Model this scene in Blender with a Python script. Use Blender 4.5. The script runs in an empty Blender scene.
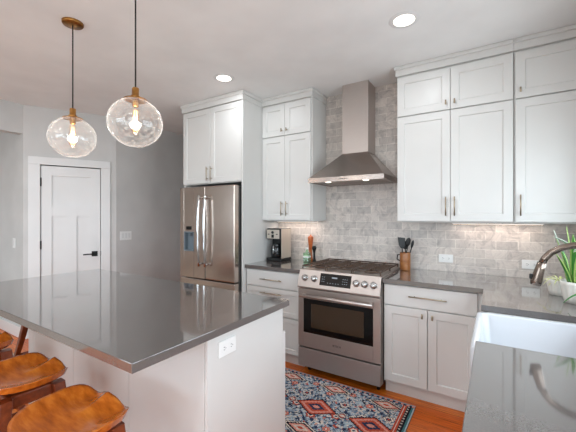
import bpy, bmesh, math, random
import numpy as np
from mathutils import Matrix, Vector

random.seed(7)
scene = bpy.context.scene
col = scene.collection
PI = math.pi

# ------------------------------------------------------------------ camera
cam_data = bpy.data.cameras.new('camera')
cam_data.sensor_width = 36.0
cam_data.lens = 325.93 / 576 * 36
cam_data.clip_start = 0.02
cam = bpy.data.objects.new('camera', cam_data)
col.objects.link(cam)
cam.location = (1.5341, -3.2975, 1.4519)
cam.rotation_euler = (PI / 2, 0, 0.5647)
scene.camera = cam

# ------------------------------------------------------------------ world, light, exposure
world = bpy.data.worlds.new('sky')
scene.world = world
world.use_nodes = True
wn = world.node_tree
wn.nodes.clear()
w_out = wn.nodes.new('ShaderNodeOutputWorld')
w_bg = wn.nodes.new('ShaderNodeBackground')
w_geo = wn.nodes.new('ShaderNodeTexCoord')
w_sep = wn.nodes.new('ShaderNodeSeparateXYZ')
w_ramp = wn.nodes.new('ShaderNodeValToRGB')
w_ramp.color_ramp.elements[0].position = 0.47
w_ramp.color_ramp.elements[0].color = (0.60, 0.66, 0.70, 1)
w_ramp.color_ramp.elements[1].position = 0.53
w_ramp.color_ramp.elements[1].color = (0.80, 0.905, 1.0, 1)
w_map = wn.nodes.new('ShaderNodeMath'); w_map.operation = 'MULTIPLY_ADD'
w_map.inputs[1].default_value = 0.5; w_map.inputs[2].default_value = 0.5
wn.links.new(w_geo.outputs['Generated'], w_sep.inputs[0])
wn.links.new(w_sep.outputs['Z'], w_map.inputs[0])
wn.links.new(w_map.outputs[0], w_ramp.inputs[0])
wn.links.new(w_ramp.outputs[0], w_bg.inputs['Color'])
w_bg.inputs['Strength'].default_value = 12.0
wn.links.new(w_bg.outputs[0], w_out.inputs[0])

def area(name, loc, rot, sx, sy, power, color=(1, 1, 1), portal=False, shape='RECTANGLE', spread=PI):
    d = bpy.data.lights.new(name, 'AREA')
    d.shape = shape
    d.size = sx
    if shape == 'RECTANGLE':
        d.size_y = sy
    d.energy = power
    d.color = color
    d.spread = spread
    o = bpy.data.objects.new(name, d)
    col.objects.link(o)
    o.location = loc
    o.rotation_euler = rot
    if portal:
        d.cycles.is_portal = True
    return o

# portals only guide the sky's light through the sink window and the added windows
area('sink_window_portal', (2.22, -1.50, 1.59), (0, PI / 2, 0), 1.0, 1.8, 0, portal=True)
area('added_east_window_portal', (2.22, -4.7, 1.35), (0, PI / 2, 0), 2.0, 2.6, 0, portal=True)
area('added_south_window_portal', (-0.5, -7.12, 1.6), (PI / 2, 0, 0), 3.6, 1.4, 0, portal=True)
area('added_dining_window_portal', (-4.6, -7.12, 1.6), (PI / 2, 0, 0), 2.0, 1.4, 0, portal=True)

vs = scene.view_settings
vs.view_transform = 'Standard'
vs.look = 'None'
vs.gamma = 1.0
vs.use_curve_mapping = False
vs.exposure = -0.64

# ------------------------------------------------------------------ materials
def lin(c):
    return tuple(((v / 255) / 12.92 if v / 255 <= 0.04045 else ((v / 255 + 0.055) / 1.055) ** 2.4) for v in c)

class Mat:
    def __init__(s, name, color=(200, 200, 200), rough=0.5, metal=0.0, spec=0.5, coat=0.0, emit=None, estr=0):
        s.m = bpy.data.materials.new(name)
        s.m.use_nodes = True
        s.t = s.m.node_tree
        s.b = s.t.nodes['Principled BSDF']
        s.b.inputs['Base Color'].default_value = (*lin(color), 1)
        s.b.inputs['Roughness'].default_value = rough
        s.b.inputs['Metallic'].default_value = metal
        s.b.inputs['Specular IOR Level'].default_value = spec
        s.b.inputs['Coat Weight'].default_value = coat
        if emit:
            s.b.inputs['Emission Color'].default_value = (*lin(emit), 1)
            s.b.inputs['Emission Strength'].default_value = estr
    def n(s, t, **kw):
        nd = s.t.nodes.new(t)
        for k, v in kw.items():
            setattr(nd, k, v)
        return nd
    def l(s, a, b):
        s.t.links.new(a, b)
    def coords(s, scale=(1, 1, 1), rot=(0, 0, 0), loc=(0, 0, 0)):
        tc = s.n('ShaderNodeTexCoord'); mp = s.n('ShaderNodeMapping')
        mp.inputs['Scale'].default_value = scale
        mp.inputs['Rotation'].default_value = rot
        mp.inputs['Location'].default_value = loc
        s.l(tc.outputs['Object'], mp.inputs[0])
        return mp.outputs[0]
    def noise(s, vec, scale, detail=3, rough=0.5):
        n = s.n('ShaderNodeTexNoise')
        n.inputs['Scale'].default_value = scale
        n.inputs['Detail'].default_value = detail
        n.inputs['Roughness'].default_value = rough
        s.l(vec, n.inputs['Vector'])
        return n.outputs['Fac']
    def ramp(s, fac, stops):
        r = s.n('ShaderNodeValToRGB')
        e = r.color_ramp.elements
        while len(e) < len(stops):
            e.new(0.5)
        for i, (p, c) in enumerate(stops):
            e[i].position = p
            e[i].color = (*lin(c), 1)
        s.l(fac, r.inputs[0])
        return r.outputs[0]
    def mix(s, fac, a, b, mode='MIX'):
        m = s.n('ShaderNodeMix', data_type='RGBA', blend_type=mode)
        if isinstance(fac, (int, float)): m.inputs[0].default_value = fac
        else: s.l(fac, m.inputs[0])
        for v, i in ((a, 6), (b, 7)):
            if isinstance(v, tuple): m.inputs[i].default_value = (*lin(v), 1)
            else: s.l(v, m.inputs[i])
        return m.outputs[2]
    def bump(s, h, strength=0.2, dist=0.01):
        b = s.n('ShaderNodeBump')
        b.inputs['Strength'].default_value = strength
        b.inputs['Distance'].default_value = dist
        s.l(h, b.inputs['Height'])
        s.l(b.outputs[0], s.b.inputs['Normal'])
    def color(s, out):
        s.l(out, s.b.inputs['Base Color'])

def painted(name, c, rough=0.5, var=4, spec=0.5):
    m = Mat(name, c, rough, spec=spec)
    v = m.coords()
    f = m.noise(v, 3.0, 2)
    lo = tuple(max(0, x - var) for x in c); hi = tuple(min(255, x + var) for x in c)
    m.color(m.ramp(f, [(0.3, lo), (0.7, hi)]))
    m.bump(m.noise(v, 180, 2), 0.04, 0.002)
    return m.m

M = {}
M['wall'] = painted('wall_paint', (202, 201, 199), 0.8)
M['tan'] = painted('tan_wall_paint', (166, 158, 150), 0.8)
M['ceiling'] = painted('ceiling_paint', (236, 236, 235), 0.85)
M['cab'] = painted('cabinet_paint', (213, 212, 209), 0.38, 2)
M['trim'] = painted('trim_paint', (224, 224, 223), 0.42, 2)
M['dark'] = Mat('black_plastic', (15, 14, 14), 0.45).m
M['gap'] = Mat('dark_gap', (30, 28, 26), 0.8).m
M['faucet'] = Mat('brushed_nickel', (140, 126, 116), 0.22, 1.0).m
M['iron'] = Mat('cast_iron', (72, 54, 42), 0.4).m
M['plate'] = Mat('white_plastic', (236, 236, 234), 0.35).m
M['slot'] = Mat('outlet_slot', (90, 90, 90), 0.5).m
M['chrome'] = Mat('chrome', (200, 200, 200), 0.12, 1.0).m
M['nickel'] = Mat('brushed_brass_nickel', (176, 160, 138), 0.3, 1.0).m
M['blackmetal'] = Mat('matte_black_metal', (20, 19, 18), 0.45, 0.3).m
M['porcelain'] = Mat('white_fireclay', (206, 209, 214), 0.12, coat=0.3).m
M['white_pot'] = Mat('white_ceramic', (232, 228, 220), 0.4).m
M['display'] = Mat('black_glass', (10, 10, 11), 0.08).m
M['dispgrey'] = Mat('dispenser_plastic', (112, 124, 132), 0.35).m
M['led'] = Mat('display_print', (150, 160, 168), 0.4).m
M['letter'] = Mat('dark_lettering', (40, 34, 30), 0.5).m
M['soil'] = Mat('potting_soil', (60, 45, 35), 0.9).m
M['cord'] = Mat('black_fabric_cord', (20, 19, 18), 0.8).m
M['lampdisc'] = Mat('lamp_diffuser', (255, 250, 240), 0.6, emit=(255, 244, 230), estr=6).m
M['filament'] = Mat('glowing_filament', (255, 200, 140), 0.6, emit=(255, 176, 110), estr=9).m
M['ledstrip'] = Mat('led_strip', (255, 240, 225), 0.6, emit=(255, 232, 212), estr=6).m
M['brown_wood'] = Mat('brown_wood', (150, 84, 40), 0.4).m

def brass():
    m = Mat('aged_brass', (166, 118, 62), 0.32, 1.0)
    v = m.coords()
    m.color(m.ramp(m.noise(v, 30, 3), [(0.3, (140, 96, 48)), (0.7, (186, 138, 78))]))
    return m.m
M['brass'] = brass()

def stainless(name, c, axis, rough, metal=1.0):
    m = Mat(name, c, rough, metal)
    sc = [900, 900, 900]; sc[axis] = 18
    v = m.coords(tuple(sc))
    f = m.noise(v, 1.0, 2, 0.5)
    m.color(m.ramp(f, [(0.25, tuple(x - 4 for x in c)), (0.75, tuple(x + 4 for x in c))]))
    return m.m
M['steel'] = stainless('brushed_stainless', (186, 176, 170), 0, 0.38, 0.85)
M['steel_h'] = stainless('hood_stainless', (168, 158, 152), 0, 0.26)
M['steel_v'] = stainless('vertical_brushed_stainless', (204, 190, 180), 2, 0.22)

def quartz():
    m = Mat('grey_quartz', (102, 97, 94), 0.08, spec=0.5, coat=1.0)
    m.b.inputs['Coat Roughness'].default_value = 0.06
    m.b.inputs['Coat IOR'].default_value = 1.7
    v = m.coords()
    a = m.ramp(m.noise(v, 260, 2), [(0.35, (86, 80, 78)), (0.65, (100, 94, 91))])
    b = m.ramp(m.noise(v, 2.2, 3), [(0.3, (90, 84, 82)), (0.7, (97, 91, 88))])
    m.color(m.mix(0.5, a, b))
    return m.m
M['quartz'] = quartz()

def marble_tile():
    m = Mat('marble_subway_tile', (190, 186, 182), 0.28)
    tc = m.n('ShaderNodeTexCoord'); sp = m.n('ShaderNodeSeparateXYZ'); cb = m.n('ShaderNodeCombineXYZ')
    m.l(tc.outputs['Object'], sp.inputs[0])
    m.l(sp.outputs['X'], cb.inputs[0]); m.l(sp.outputs['Z'], cb.inputs[1])
    br = m.n('ShaderNodeTexBrick')
    br.offset = 0.5
    br.inputs['Scale'].default_value = 1.0
    br.inputs['Brick Width'].default_value = 0.1545
    br.inputs['Row Height'].default_value = 0.0775
    br.inputs['Mortar Size'].default_value = 0.0030
    br.inputs['Mortar Smooth'].default_value = 0.3
    br.inputs['Bias'].default_value = 0.0
    br.inputs['Color1'].default_value = (*lin((238, 230, 224)), 1)
    br.inputs['Color2'].default_value = (*lin((196, 190, 187)), 1)
    br.inputs['Mortar'].default_value = (*lin((252, 248, 242)), 1)
    m.l(cb.outputs[0], br.inputs['Vector'])
    ns = m.n('ShaderNodeTexNoise'); ns.inputs['Scale'].default_value = 9; ns.inputs['Detail'].default_value = 7
    ns.inputs['Roughness'].default_value = 0.7; ns.inputs['Distortion'].default_value = 1.6
    m.l(tc.outputs['Object'], ns.inputs['Vector'])
    vein = m.ramp(ns.outputs['Fac'], [(0.32, (138, 133, 131)), (0.46, (206, 200, 196)), (0.58, (232, 228, 222)), (0.70, (160, 155, 152))])
    c = m.mix(0.85, br.outputs['Color'], vein, 'MULTIPLY')
    bright = m.mix(0.20, c, (226, 221, 215))
    m.color(bright)
    inv = m.n('ShaderNodeMath', operation='SUBTRACT'); inv.inputs[0].default_value = 1
    m.l(br.outputs['Fac'], inv.inputs[1])
    m.bump(inv.outputs[0], 0.5, 0.003)
    return m.m
M['tile'] = marble_tile()

def wood_floor():
    m = Mat('orange_oak_planks', (150, 72, 26), 0.28, spec=0.35)
    tc = m.n('ShaderNodeTexCoord')
    br = m.n('ShaderNodeTexBrick'); br.offset = 0.37
    br.inputs['Scale'].default_value = 1.0
    br.inputs['Brick Width'].default_value = 1.35
    br.inputs['Row Height'].default_value = 0.092
    br.inputs['Mortar Size'].default_value = 0.0012
    br.inputs['Color1'].default_value = (*lin((248, 146, 48)), 1)
    br.inputs['Color2'].default_value = (*lin((220, 108, 32)), 1)
    br.inputs['Mortar'].default_value = (*lin((66, 30, 14)), 1)
    m.l(tc.outputs['Object'], br.inputs['Vector'])
    mp = m.n('ShaderNodeMapping'); mp.inputs['Scale'].default_value = (1.2, 16, 1)
    m.l(tc.outputs['Object'], mp.inputs[0])
    g = m.ramp(m.noise(mp.outputs[0], 5, 6, 0.65), [(0.3, (150, 96, 60)), (0.55, (235, 215, 195)), (0.8, (255, 240, 220))])
    m.color(m.mix(0.8, br.outputs['Color'], g, 'MULTIPLY'))
    m.bump(br.outputs['Fac'], -0.25, 0.002)
    return m.m
M['floor'] = wood_floor()

def stool_wood(name, c1, c2, c3, rough=0.25):
    m = Mat(name, c2, rough, coat=0.35)
    m.b.inputs['Coat Roughness'].default_value = 0.15
    v = m.coords((3, 14, 14))
    f = m.noise(v, 2.2, 6, 0.6)
    m.color(m.ramp(f, [(0.25, c1), (0.5, c2), (0.78, c3)]))
    return m.m
M['seatwood'] = stool_wood('honey_walnut', (128, 58, 14), (174, 90, 24), (206, 122, 44))
M['legwood'] = stool_wood('dark_walnut', (84, 36, 16), (112, 50, 22), (140, 68, 30), 0.35)
M['crock'] = stool_wood('turned_wood', (112, 62, 22), (150, 92, 42), (176, 118, 62), 0.4)
M['mill'] = stool_wood('mill_wood', (150, 66, 26), (186, 94, 40), (208, 120, 60), 0.3)

def thin_glass(name, tint=(1, 1, 1), extra=0.0, rough=0.02, ior=1.45):
    m = bpy.data.materials.new(name); m.use_nodes = True
    t = m.node_tree; t.nodes.clear()
    o = t.nodes.new('ShaderNodeOutputMaterial'); mx = t.nodes.new('ShaderNodeMixShader')
    tr = t.nodes.new('ShaderNodeBsdfTransparent'); gl = t.nodes.new('ShaderNodeBsdfGlossy')
    lf = t.nodes.new('ShaderNodeLayerWeight'); lf.inputs[0].default_value = 0.5
    fp = t.nodes.new('ShaderNodeMath'); fp.operation = 'POWER'; fp.inputs[1].default_value = 4.5
    fr = t.nodes.new('ShaderNodeMath'); fr.operation = 'MULTIPLY_ADD'; fr.inputs[1].default_value = 0.9; fr.inputs[2].default_value = 0.04
    t.links.new(lf.outputs['Facing'], fp.inputs[0]); t.links.new(fp.outputs[0], fr.inputs[0])
    tr.inputs[0].default_value = (*tint, 1)
    gl.inputs['Roughness'].default_value = rough
    ad = t.nodes.new('ShaderNodeMath'); ad.operation = 'ADD'; ad.inputs[1].default_value = extra; ad.use_clamp = True
    t.links.new(fr.outputs[0], ad.inputs[0])
    t.links.new(ad.outputs[0], mx.inputs[0]); t.links.new(tr.outputs[0], mx.inputs[1]); t.links.new(gl.outputs[0], mx.inputs[2])
    if extra > 0.02:   # seeded, slightly frosted glass: a little diffuse veil, white rim painted for caught light
        df = t.nodes.new('ShaderNodeBsdfDiffuse'); df.inputs[0].default_value = (0.9, 0.9, 0.9, 1)
        m2 = t.nodes.new('ShaderNodeMixShader'); m2.inputs[0].default_value = 0.04
        t.links.new(mx.outputs[0], m2.inputs[1]); t.links.new(df.outputs[0], m2.inputs[2])
        nz = t.nodes.new('ShaderNodeTexNoise'); nz.inputs['Scale'].default_value = 16; nz.inputs['Detail'].default_value = 3
        rm = t.nodes.new('ShaderNodeMapRange'); rm.inputs[1].default_value = 0.42; rm.inputs[2].default_value = 0.72
        rm.inputs[3].default_value = 0.02; rm.inputs[4].default_value = 0.16
        lw = t.nodes.new('ShaderNodeLayerWeight'); lw.inputs[0].default_value = 0.5
        pw = t.nodes.new('ShaderNodeMath'); pw.operation = 'POWER'; pw.inputs[1].default_value = 4.0
        sc_ = t.nodes.new('ShaderNodeMath'); sc_.operation = 'MULTIPLY_ADD'; sc_.inputs[1].default_value = 0.6; sc_.use_clamp = True
        t.links.new(lw.outputs['Facing'], pw.inputs[0]); t.links.new(pw.outputs[0], sc_.inputs[0]); t.links.new(rm.outputs[0], sc_.inputs[2])
        t.links.new(nz.outputs[0], rm.inputs[0]); t.links.new(sc_.outputs[0], m2.inputs[0])
        t.links.new(m2.outputs[0], o.inputs[0])
    else:
        t.links.new(mx.outputs[0], o.inputs[0])
    return m
M['globe'] = thin_glass('seeded_globe_glass', (0.98, 0.98, 0.98), 0.05, 0.03)
M['bulbglass'] = thin_glass('bulb_glass', (1, 0.95, 0.88), 0.0)
M['pane'] = thin_glass('window_glass', (0.97, 0.98, 0.98), 0.0)
M['greenglass'] = thin_glass('green_glass', (0.62, 0.86, 0.66), 0.03, 0.03)
M['carafe'] = Mat('dark_carafe_glass', (24, 26, 28), 0.05).m
def oven_glass():
    m = Mat('oven_glass', (62, 48, 36), 0.05)
    return m.m
M['ovenglass'] = oven_glass()

def leaf(name, base, edge, stripes=0.0):
    m = Mat(name, base, 0.4)
    at = m.n('ShaderNodeAttribute', attribute_name='across')
    ab = m.n('ShaderNodeMath', operation='ABSOLUTE'); m.l(at.outputs['Fac'], ab.inputs[0])
    v = m.coords((1, 1, 1))
    f = m.noise(v, 30, 2)
    body = m.ramp(f, [(0.35, base), (0.65, tuple(min(255, int(x * 1.25)) for x in base))])
    e = m.n('ShaderNodeMath', operation='GREATER_THAN'); e.inputs[1].default_value = 0.62
    m.l(ab.outputs[0], e.inputs[0])
    m.color(m.mix(e.outputs[0], body, edge))
    m.b.inputs['Subsurface Weight'].default_value = 0.0
    return m.m
M['leaf_snake'] = leaf('striped_green_leaf', (52, 118, 44), (168, 200, 110))
M['leaf_pale'] = leaf('pale_green_leaf', (150, 186, 160), (206, 222, 206))
M['leaf_spider'] = leaf('cream_green_leaf', (150, 170, 80), (226, 218, 172))
M['leaf_dark'] = leaf('deep_green_leaf', (34, 104, 40), (50, 130, 56))

# ------------------------------------------------------------------ mesh helpers
def world_off(p):
    v = Vector((0, 0, 0))
    while p is not None:
        v += p.location
        p = p.parent
    return v

class MB:
    """collects shapes (in room coordinates) into one mesh"""
    def __init__(s, mtx=None):
        s.bm = bmesh.new(); s.M = mtx or Matrix(); s.mi = 0
    def _v(s, p):
        return s.bm.verts.new(s.M @ Vector(p))
    def face(s, pts):
        f = s.bm.faces.new([s._v(p) for p in pts]); f.material_index = s.mi; return f
    def _fv(s, vs):
        try:
            f = s.bm.faces.new(vs); f.material_index = s.mi; return f
        except ValueError:
            return None
    def box(s, x0, x1, y0, y1, z0, z1, bev=0.0, seg=2):
        tmp = bmesh.new()
        vs_ = [tmp.verts.new((x, y, z)) for x in (x0, x1) for y in (y0, y1) for z in (z0, z1)]
        for q in ((0, 1, 3, 2), (4, 6, 7, 5), (0, 4, 5, 1), (2, 3, 7, 6), (0, 2, 6, 4), (1, 5, 7, 3)):
            tmp.faces.new([vs_[i] for i in q])
        if bev > 0:
            bmesh.ops.bevel(tmp, geom=tmp.edges[:], offset=bev, segments=seg, affect='EDGES', profile=0.5)
        s.merge(tmp)
    def merge(s, tmp, mtx=None):
        mm = s.M @ (mtx or Matrix())
        mp = {}
        for v in tmp.verts:
            mp[v] = s.bm.verts.new(mm @ v.co)
        for f in tmp.faces:
            nf = s._fv([mp[v] for v in f.verts])
            if nf: nf.smooth = f.smooth
        tmp.free()
    def prism(s, pts, z0, z1, bev=0.0):
        tmp = bmesh.new()
        a = [tmp.verts.new((x, y, z0)) for x, y in pts]; b = [tmp.verts.new((x, y, z1)) for x, y in pts]
        tmp.faces.new(a[::-1]); tmp.faces.new(b)
        n = len(pts)
        for i in range(n):
            j = (i + 1) % n
            tmp.faces.new([a[i], a[j], b[j], b[i]])
        bmesh.ops.recalc_face_normals(tmp, faces=tmp.faces[:])
        if bev > 0:
            bmesh.ops.bevel(tmp, geom=tmp.edges[:], offset=bev, segments=2, affect='EDGES', profile=0.5)
        s.merge(tmp)
    def tube(s, path, r, seg=12, caps=True, closed=False):
        path = [Vector(p) for p in path]
        n = len(path)
        rs = r if isinstance(r, (list, tuple)) else [r] * n
        rings = []
        up = None
        for i, p in enumerate(path):
            if closed: t = (path[(i + 1) % n] - path[i - 1])
            else: t = path[min(i + 1, n - 1)] - path[max(i - 1, 0)]
            t.normalize()
            if up is None:
                up = Vector((0, 0, 1)) if abs(t.z) < 0.9 else Vector((1, 0, 0))
            a = t.cross(up)
            if a.length < 1e-4: a = t.cross(Vector((0, 1, 0)))
            a.normalize(); b = a.cross(t).normalized(); up = b
            rings.append([s._v(p + (a * math.cos(k * 2 * PI / seg) + b * math.sin(k * 2 * PI / seg)) * rs[i]) for k in range(seg)])
        m = n if closed else n - 1
        for i in range(m):
            A, B = rings[i], rings[(i + 1) % n]
            for k in range(seg):
                f = s._fv([A[k], A[(k + 1) % seg], B[(k + 1) % seg], B[k]])
                if f: f.smooth = True
        if caps and not closed:
            s._fv(rings[0][::-1]); s._fv(rings[-1])
    def lathe(s, prof, c=(0, 0, 0), seg=32, smooth=True, axis=None):
        """prof: (r, z) pairs; axis: optional matrix"""
        mm = axis or Matrix.Translation(Vector(c))
        rings = []
        for r, z in prof:
            if r < 1e-6: rings.append([s._v(mm @ Vector((0, 0, z)))])
            else: rings.append([s._v(mm @ Vector((r * math.cos(k * 2 * PI / seg), r * math.sin(k * 2 * PI / seg), z))) for k in range(seg)])
        for A, B in zip(rings, rings[1:]):
            for k in range(seg):
                q = [A[k % len(A)], A[(k + 1) % len(A)], B[(k + 1) % len(B)], B[k % len(B)]]
                u = []
                for v in q:
                    if v not in u: u.append(v)
                if len(u) > 2:
                    f = s._fv(u)
                    if f: f.smooth = smooth
    def build(s, name, mats, parent=None, fix=True):
        if fix: bmesh.ops.recalc_face_normals(s.bm, faces=s.bm.faces[:])
        me = bpy.data.meshes.new(name)
        off = world_off(parent) if parent else Vector((0, 0, 0))
        if parent: bmesh.ops.translate(s.bm, verts=s.bm.verts[:], vec=-off)
        s.bm.to_mesh(me); s.bm.free()
        for m in (mats if isinstance(mats, (list, tuple)) else [mats]):
            me.materials.append(m)
        o = bpy.data.objects.new(name, me)
        col.objects.link(o)
        if parent: o.parent = parent
        return o

def thing(name, label, cat, loc=(0, 0, 0), group=None):
    o = bpy.data.objects.new(name, None)
    o.empty_display_size = 0.1
    col.objects.link(o); o.location = loc
    o['label'] = label; o['category'] = cat
    if group: o['group'] = group
    return o

def tag(o, label, cat, group=None):
    o['label'] = label; o['category'] = cat
    if group: o['group'] = group
    return o

def struct(o, label=None, cat=None):
    o['kind'] = 'structure'
    if label: o['label'] = label
    if cat: o['category'] = cat
    return o

def copy_tree(o, parent=None):
    c = o.copy(); col.objects.link(c)
    if parent: c.parent = parent
    for ch in list(o.children):
        copy_tree(ch, c)
    return c

# face frames: map local (u, v, n) -> room, u along width, v up, n outward
def fr_south(x0, y, z0):   # faces -y ; u=+x
    return Matrix(((1, 0, 0, x0), (0, 0, -1, y), (0, 1, 0, z0), (0, 0, 0, 1)))
def fr_west(x, y0, z0):    # faces -x ; u=-y
    return Matrix(((0, 0, -1, x), (-1, 0, 0, y0), (0, 1, 0, z0), (0, 0, 0, 1)))
def fr_north(x0, y, z0):   # faces +y ; u=-x
    return Matrix(((-1, 0, 0, x0), (0, 0, 1, y), (0, 1, 0, z0), (0, 0, 0, 1)))
def fr_east(x, y0, z0):    # faces +x ; u=+y
    return Matrix(((0, 0, 1, x), (1, 0, 0, y0), (0, 1, 0, z0), (0, 0, 0, 1)))

def shaker(mtx, w, h, name, parent, t=0.02, rail=0.06, rec=0.009, mat=None, gap=0.0015):
    b = MB(mtx)
    e = 0.0025
    u0, u1, v0, v1 = gap, w - gap, gap, h - gap
    def loop(i, n): return [b._v((u0 + i, v0 + i, n)), b._v((u1 - i, v0 + i, n)), b._v((u1 - i, v1 - i, n)), b._v((u0 + i, v1 - i, n))]
    loops = [loop(0, 0.0), loop(0, t - e), loop(e, t), loop(rail, t), loop(rail + 0.005, t - rec)]
    b._fv(loops[0][::-1])
    for A, B in zip(loops, loops[1:]):
        for k in range(4): b._fv([A[k], A[(k + 1) % 4], B[(k + 1) % 4], B[k]])
    b._fv(loops[-1])
    return b.build(name, mat or M['cab'], parent)

def slab(mtx, w, h, name, parent, t=0.02, mat=None, gap=0.0015):
    b = MB(mtx); b.box(gap, w - gap, gap, h - gap, 0, t, 0.002)
    return b.build(name, mat or M['cab'], parent)

def bar_pull(mtx, u, v, length, vertical, parent, n0=0.02, r=0.005, out=0.03, name='handle'):
    b = MB(mtx)
    h = length / 2
    if vertical:
        b.tube([(u, v - h, n0 + out), (u, v + h, n0 + out)], r, 10)
        for d in (-h * 0.7, h * 0.7): b.tube([(u, v + d, n0), (u, v + d, n0 + out)], r * 0.9, 8)
    else:
        b.tube([(u - h, v, n0 + out), (u + h, v, n0 + out)], r, 10)
        for d in (-h * 0.7, h * 0.7): b.tube([(u + d, v, n0), (u + d, v, n0 + out)], r * 0.9, 8)
    return b.build(name, M['nickel'], parent)

def knob(mtx, u, v, parent, n0=0.02, t=True):
    b = MB(mtx)
    b.tube([(u, v, n0), (u, v, n0 + 0.024)], 0.0045, 10)
    b.tube([(u, v - 0.018, n0 + 0.026), (u, v + 0.018, n0 + 0.026)], 0.006, 10)
    return b.build('knob', M['nickel'], parent)

CEIL = 2.766
CT = 0.945      # counter top
TH = 0.036

# ------------------------------------------------------------------ the room
b = MB(); b.box(-6.2, 2.3, -7.2, 2.6, -0.06, 0.0)
struct(b.build('floor', M['floor']))
b = MB(); b.box(-6.2, 2.3, -7.2, 2.6, CEIL, CEIL + 0.1)
struct(b.build('ceiling', M['ceiling']))
b = MB(); b.box(-1.62, 2.25, 0.0, 0.12, 0, CEIL)
struct(b.build('wall_back', M['wall']))

def wall_with_openings(name, fixed, lo, hi, opens, axis, thick, mat):
    """axis 'x': plane x=fixed spanning y lo..hi ; axis 'y': plane y=fixed spanning x"""
    b = MB()
    def bx(a0, a1, z0, z1):
        if a1 - a0 < 1e-4 or z1 - z0 < 1e-4: return
        if axis == 'x': b.box(min(fixed, fixed + thick), max(fixed, fixed + thick), a0, a1, z0, z1)
        else: b.box(a0, a1, min(fixed, fixed + thick), max(fixed, fixed + thick), z0, z1)
    p = lo
    for (a0, a1, z0, z1) in sorted(opens):
        bx(p, a0, 0, CEIL); bx(a0, a1, 0, z0); bx(a0, a1, z1, CEIL); p = a1
    bx(p, hi, 0, CEIL)
    return struct(b.build(name, mat))

def window(idx, axis, fixed, a0, a1, z0, z1, thick, nmull):
    """white frame with mullions and one pane, sits inside the wall opening"""
    c = fixed + thick * 0.5
    w = thing('window_%d' % idx, '', '', ((c, (a0 + a1) / 2, z0) if axis == 'x' else ((a0 + a1) / 2, c, z0)))
    del w['label']; del w['category']
    struct(w)
    f = MB()
    def bx(p0, p1, q0, q1, d=0.03):
        if axis == 'x': f.box(c - d, c + d, p0, p1, q0, q1, 0.003)
        else: f.box(p0, p1, c - d, c + d, q0, q1, 0.003)
    e = 0.05
    bx(a0, a1, z0, z0 + e); bx(a0, a1, z1 - e, z1); bx(a0, a0 + e, z0 + e, z1 - e); bx(a1 - e, a1, z0 + e, z1 - e)
    for k in range(1, nmull):
        m = a0 + (a1 - a0) * k / nmull
        bx(m - 0.025, m + 0.025, z0 + e, z1 - e)
    f.build('window_frame', M['trim'], w)
    g = MB()
    if axis == 'x': g.box(c - 0.003, c + 0.003, a0 + e * .6, a1 - e * .6, z0 + e * .6, z1 - e * .6)
    else: g.box(a0 + e * .6, a1 - e * .6, c - 0.003, c + 0.003, z0 + e * .6, z1 - e * .6)
    g.build('window_pane', M['pane'], w)
    return w

wall_with_openings('wall_right', 2.11, -7.2, 0.0, [(-2.40, -0.60, 1.09, 2.09), (-6.0, -3.4, 0.35, 2.35)], 'x', 0.12, M['wall'])
wall_with_openings('wall_south', -7.0, -6.2, 2.11, [(-5.6, -3.6, 0.9, 2.3), (-2.3, 1.3, 0.9, 2.3)], 'y', -0.12, M['tan'])
wall_with_openings('wall_west', -6.0, -7.0, -1.72, [], 'x', -0.12, M['tan'])
window(1, 'x', 2.11, -2.40, -0.60, 1.09, 2.09, 0.12, 2)
window(2, 'x', 2.11, -6.0, -3.4, 0.35, 2.35, 0.12, 3)  # unseen east window, added to bring in more daylight
window(3, 'y', -7.0, -5.6, -3.6, 0.9, 2.3, -0.12, 2)  # dining window out of view, added as a light source
window(4, 'y', -7.0, -2.3, 1.3, 0.9, 2.3, -0.12, 3)  # wide south window behind the camera, added to light the room

# left side: header over a wide opening, return wall beyond it, angled pantry wall, hallway wall
b = MB(); b.box(-3.28, -3.165, -5.6, -1.72, 2.425, CEIL); b.box(-3.28, -3.165, -7.0, -5.6, 0, CEIL)
struct(b.build('wall_left', M['wall']))
b = MB(); b.box(-6.0, -3.165, -1.72, -1.60, 0, CEIL)
struct(b.build('wall_return', M['wall']))
A = Vector((-3.165, -1.72, 0)); Bp = Vector((-2.73, -0.85, 0))
D = (Bp - A); L = D.length; D.normalize(); N = Vector((D.y, -D.x, 0))   # N faces the kitchen
PW = Matrix(((D.x, 0, N.x, A.x), (D.y, 0, N.y, A.y), (0, 1, 0, 0), (0, 0, 0, 1)))   # (s, z, outward)
b = MB(PW)
DS0, DS1, DZ = 0.168, 0.790, 2.065
b.box(0, DS0 - 0.012, 0, CEIL, -0.11, 0); b.box(DS1 + 0.012, L, 0, CEIL, -0.11, 0); b.box(DS0 - 0.012, DS1 + 0.012, DZ + 0.012, CEIL, -0.11, 0)
struct(b.build('wall_pantry', M['wall']))
b = MB(); b.box(-2.85, -2.73, -0.85, 2.5, 0, CEIL)
struct(b.build('wall_hall', M['wall']))
b = MB(); b.box(-2.85, -1.5, 2.38, 2.5, 0, CEIL)
struct(b.build('wall_hall_end', M['wall']))
b = MB(); b.box(-1.62, -1.50, 0.12, 2.38, 0, CEIL)
struct(b.build('wall_hall_right', M['wall']))

b = MB(); b.box(-4.1, -4.0, -1.60, 0.3, 0, CEIL); b.box(-4.0, -2.85, 0.2, 0.3, 0, CEIL)  # unseen walls added to block light leaking around the pantry door
struct(b.build('wall_pantry_light_block', M['wall']))

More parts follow.
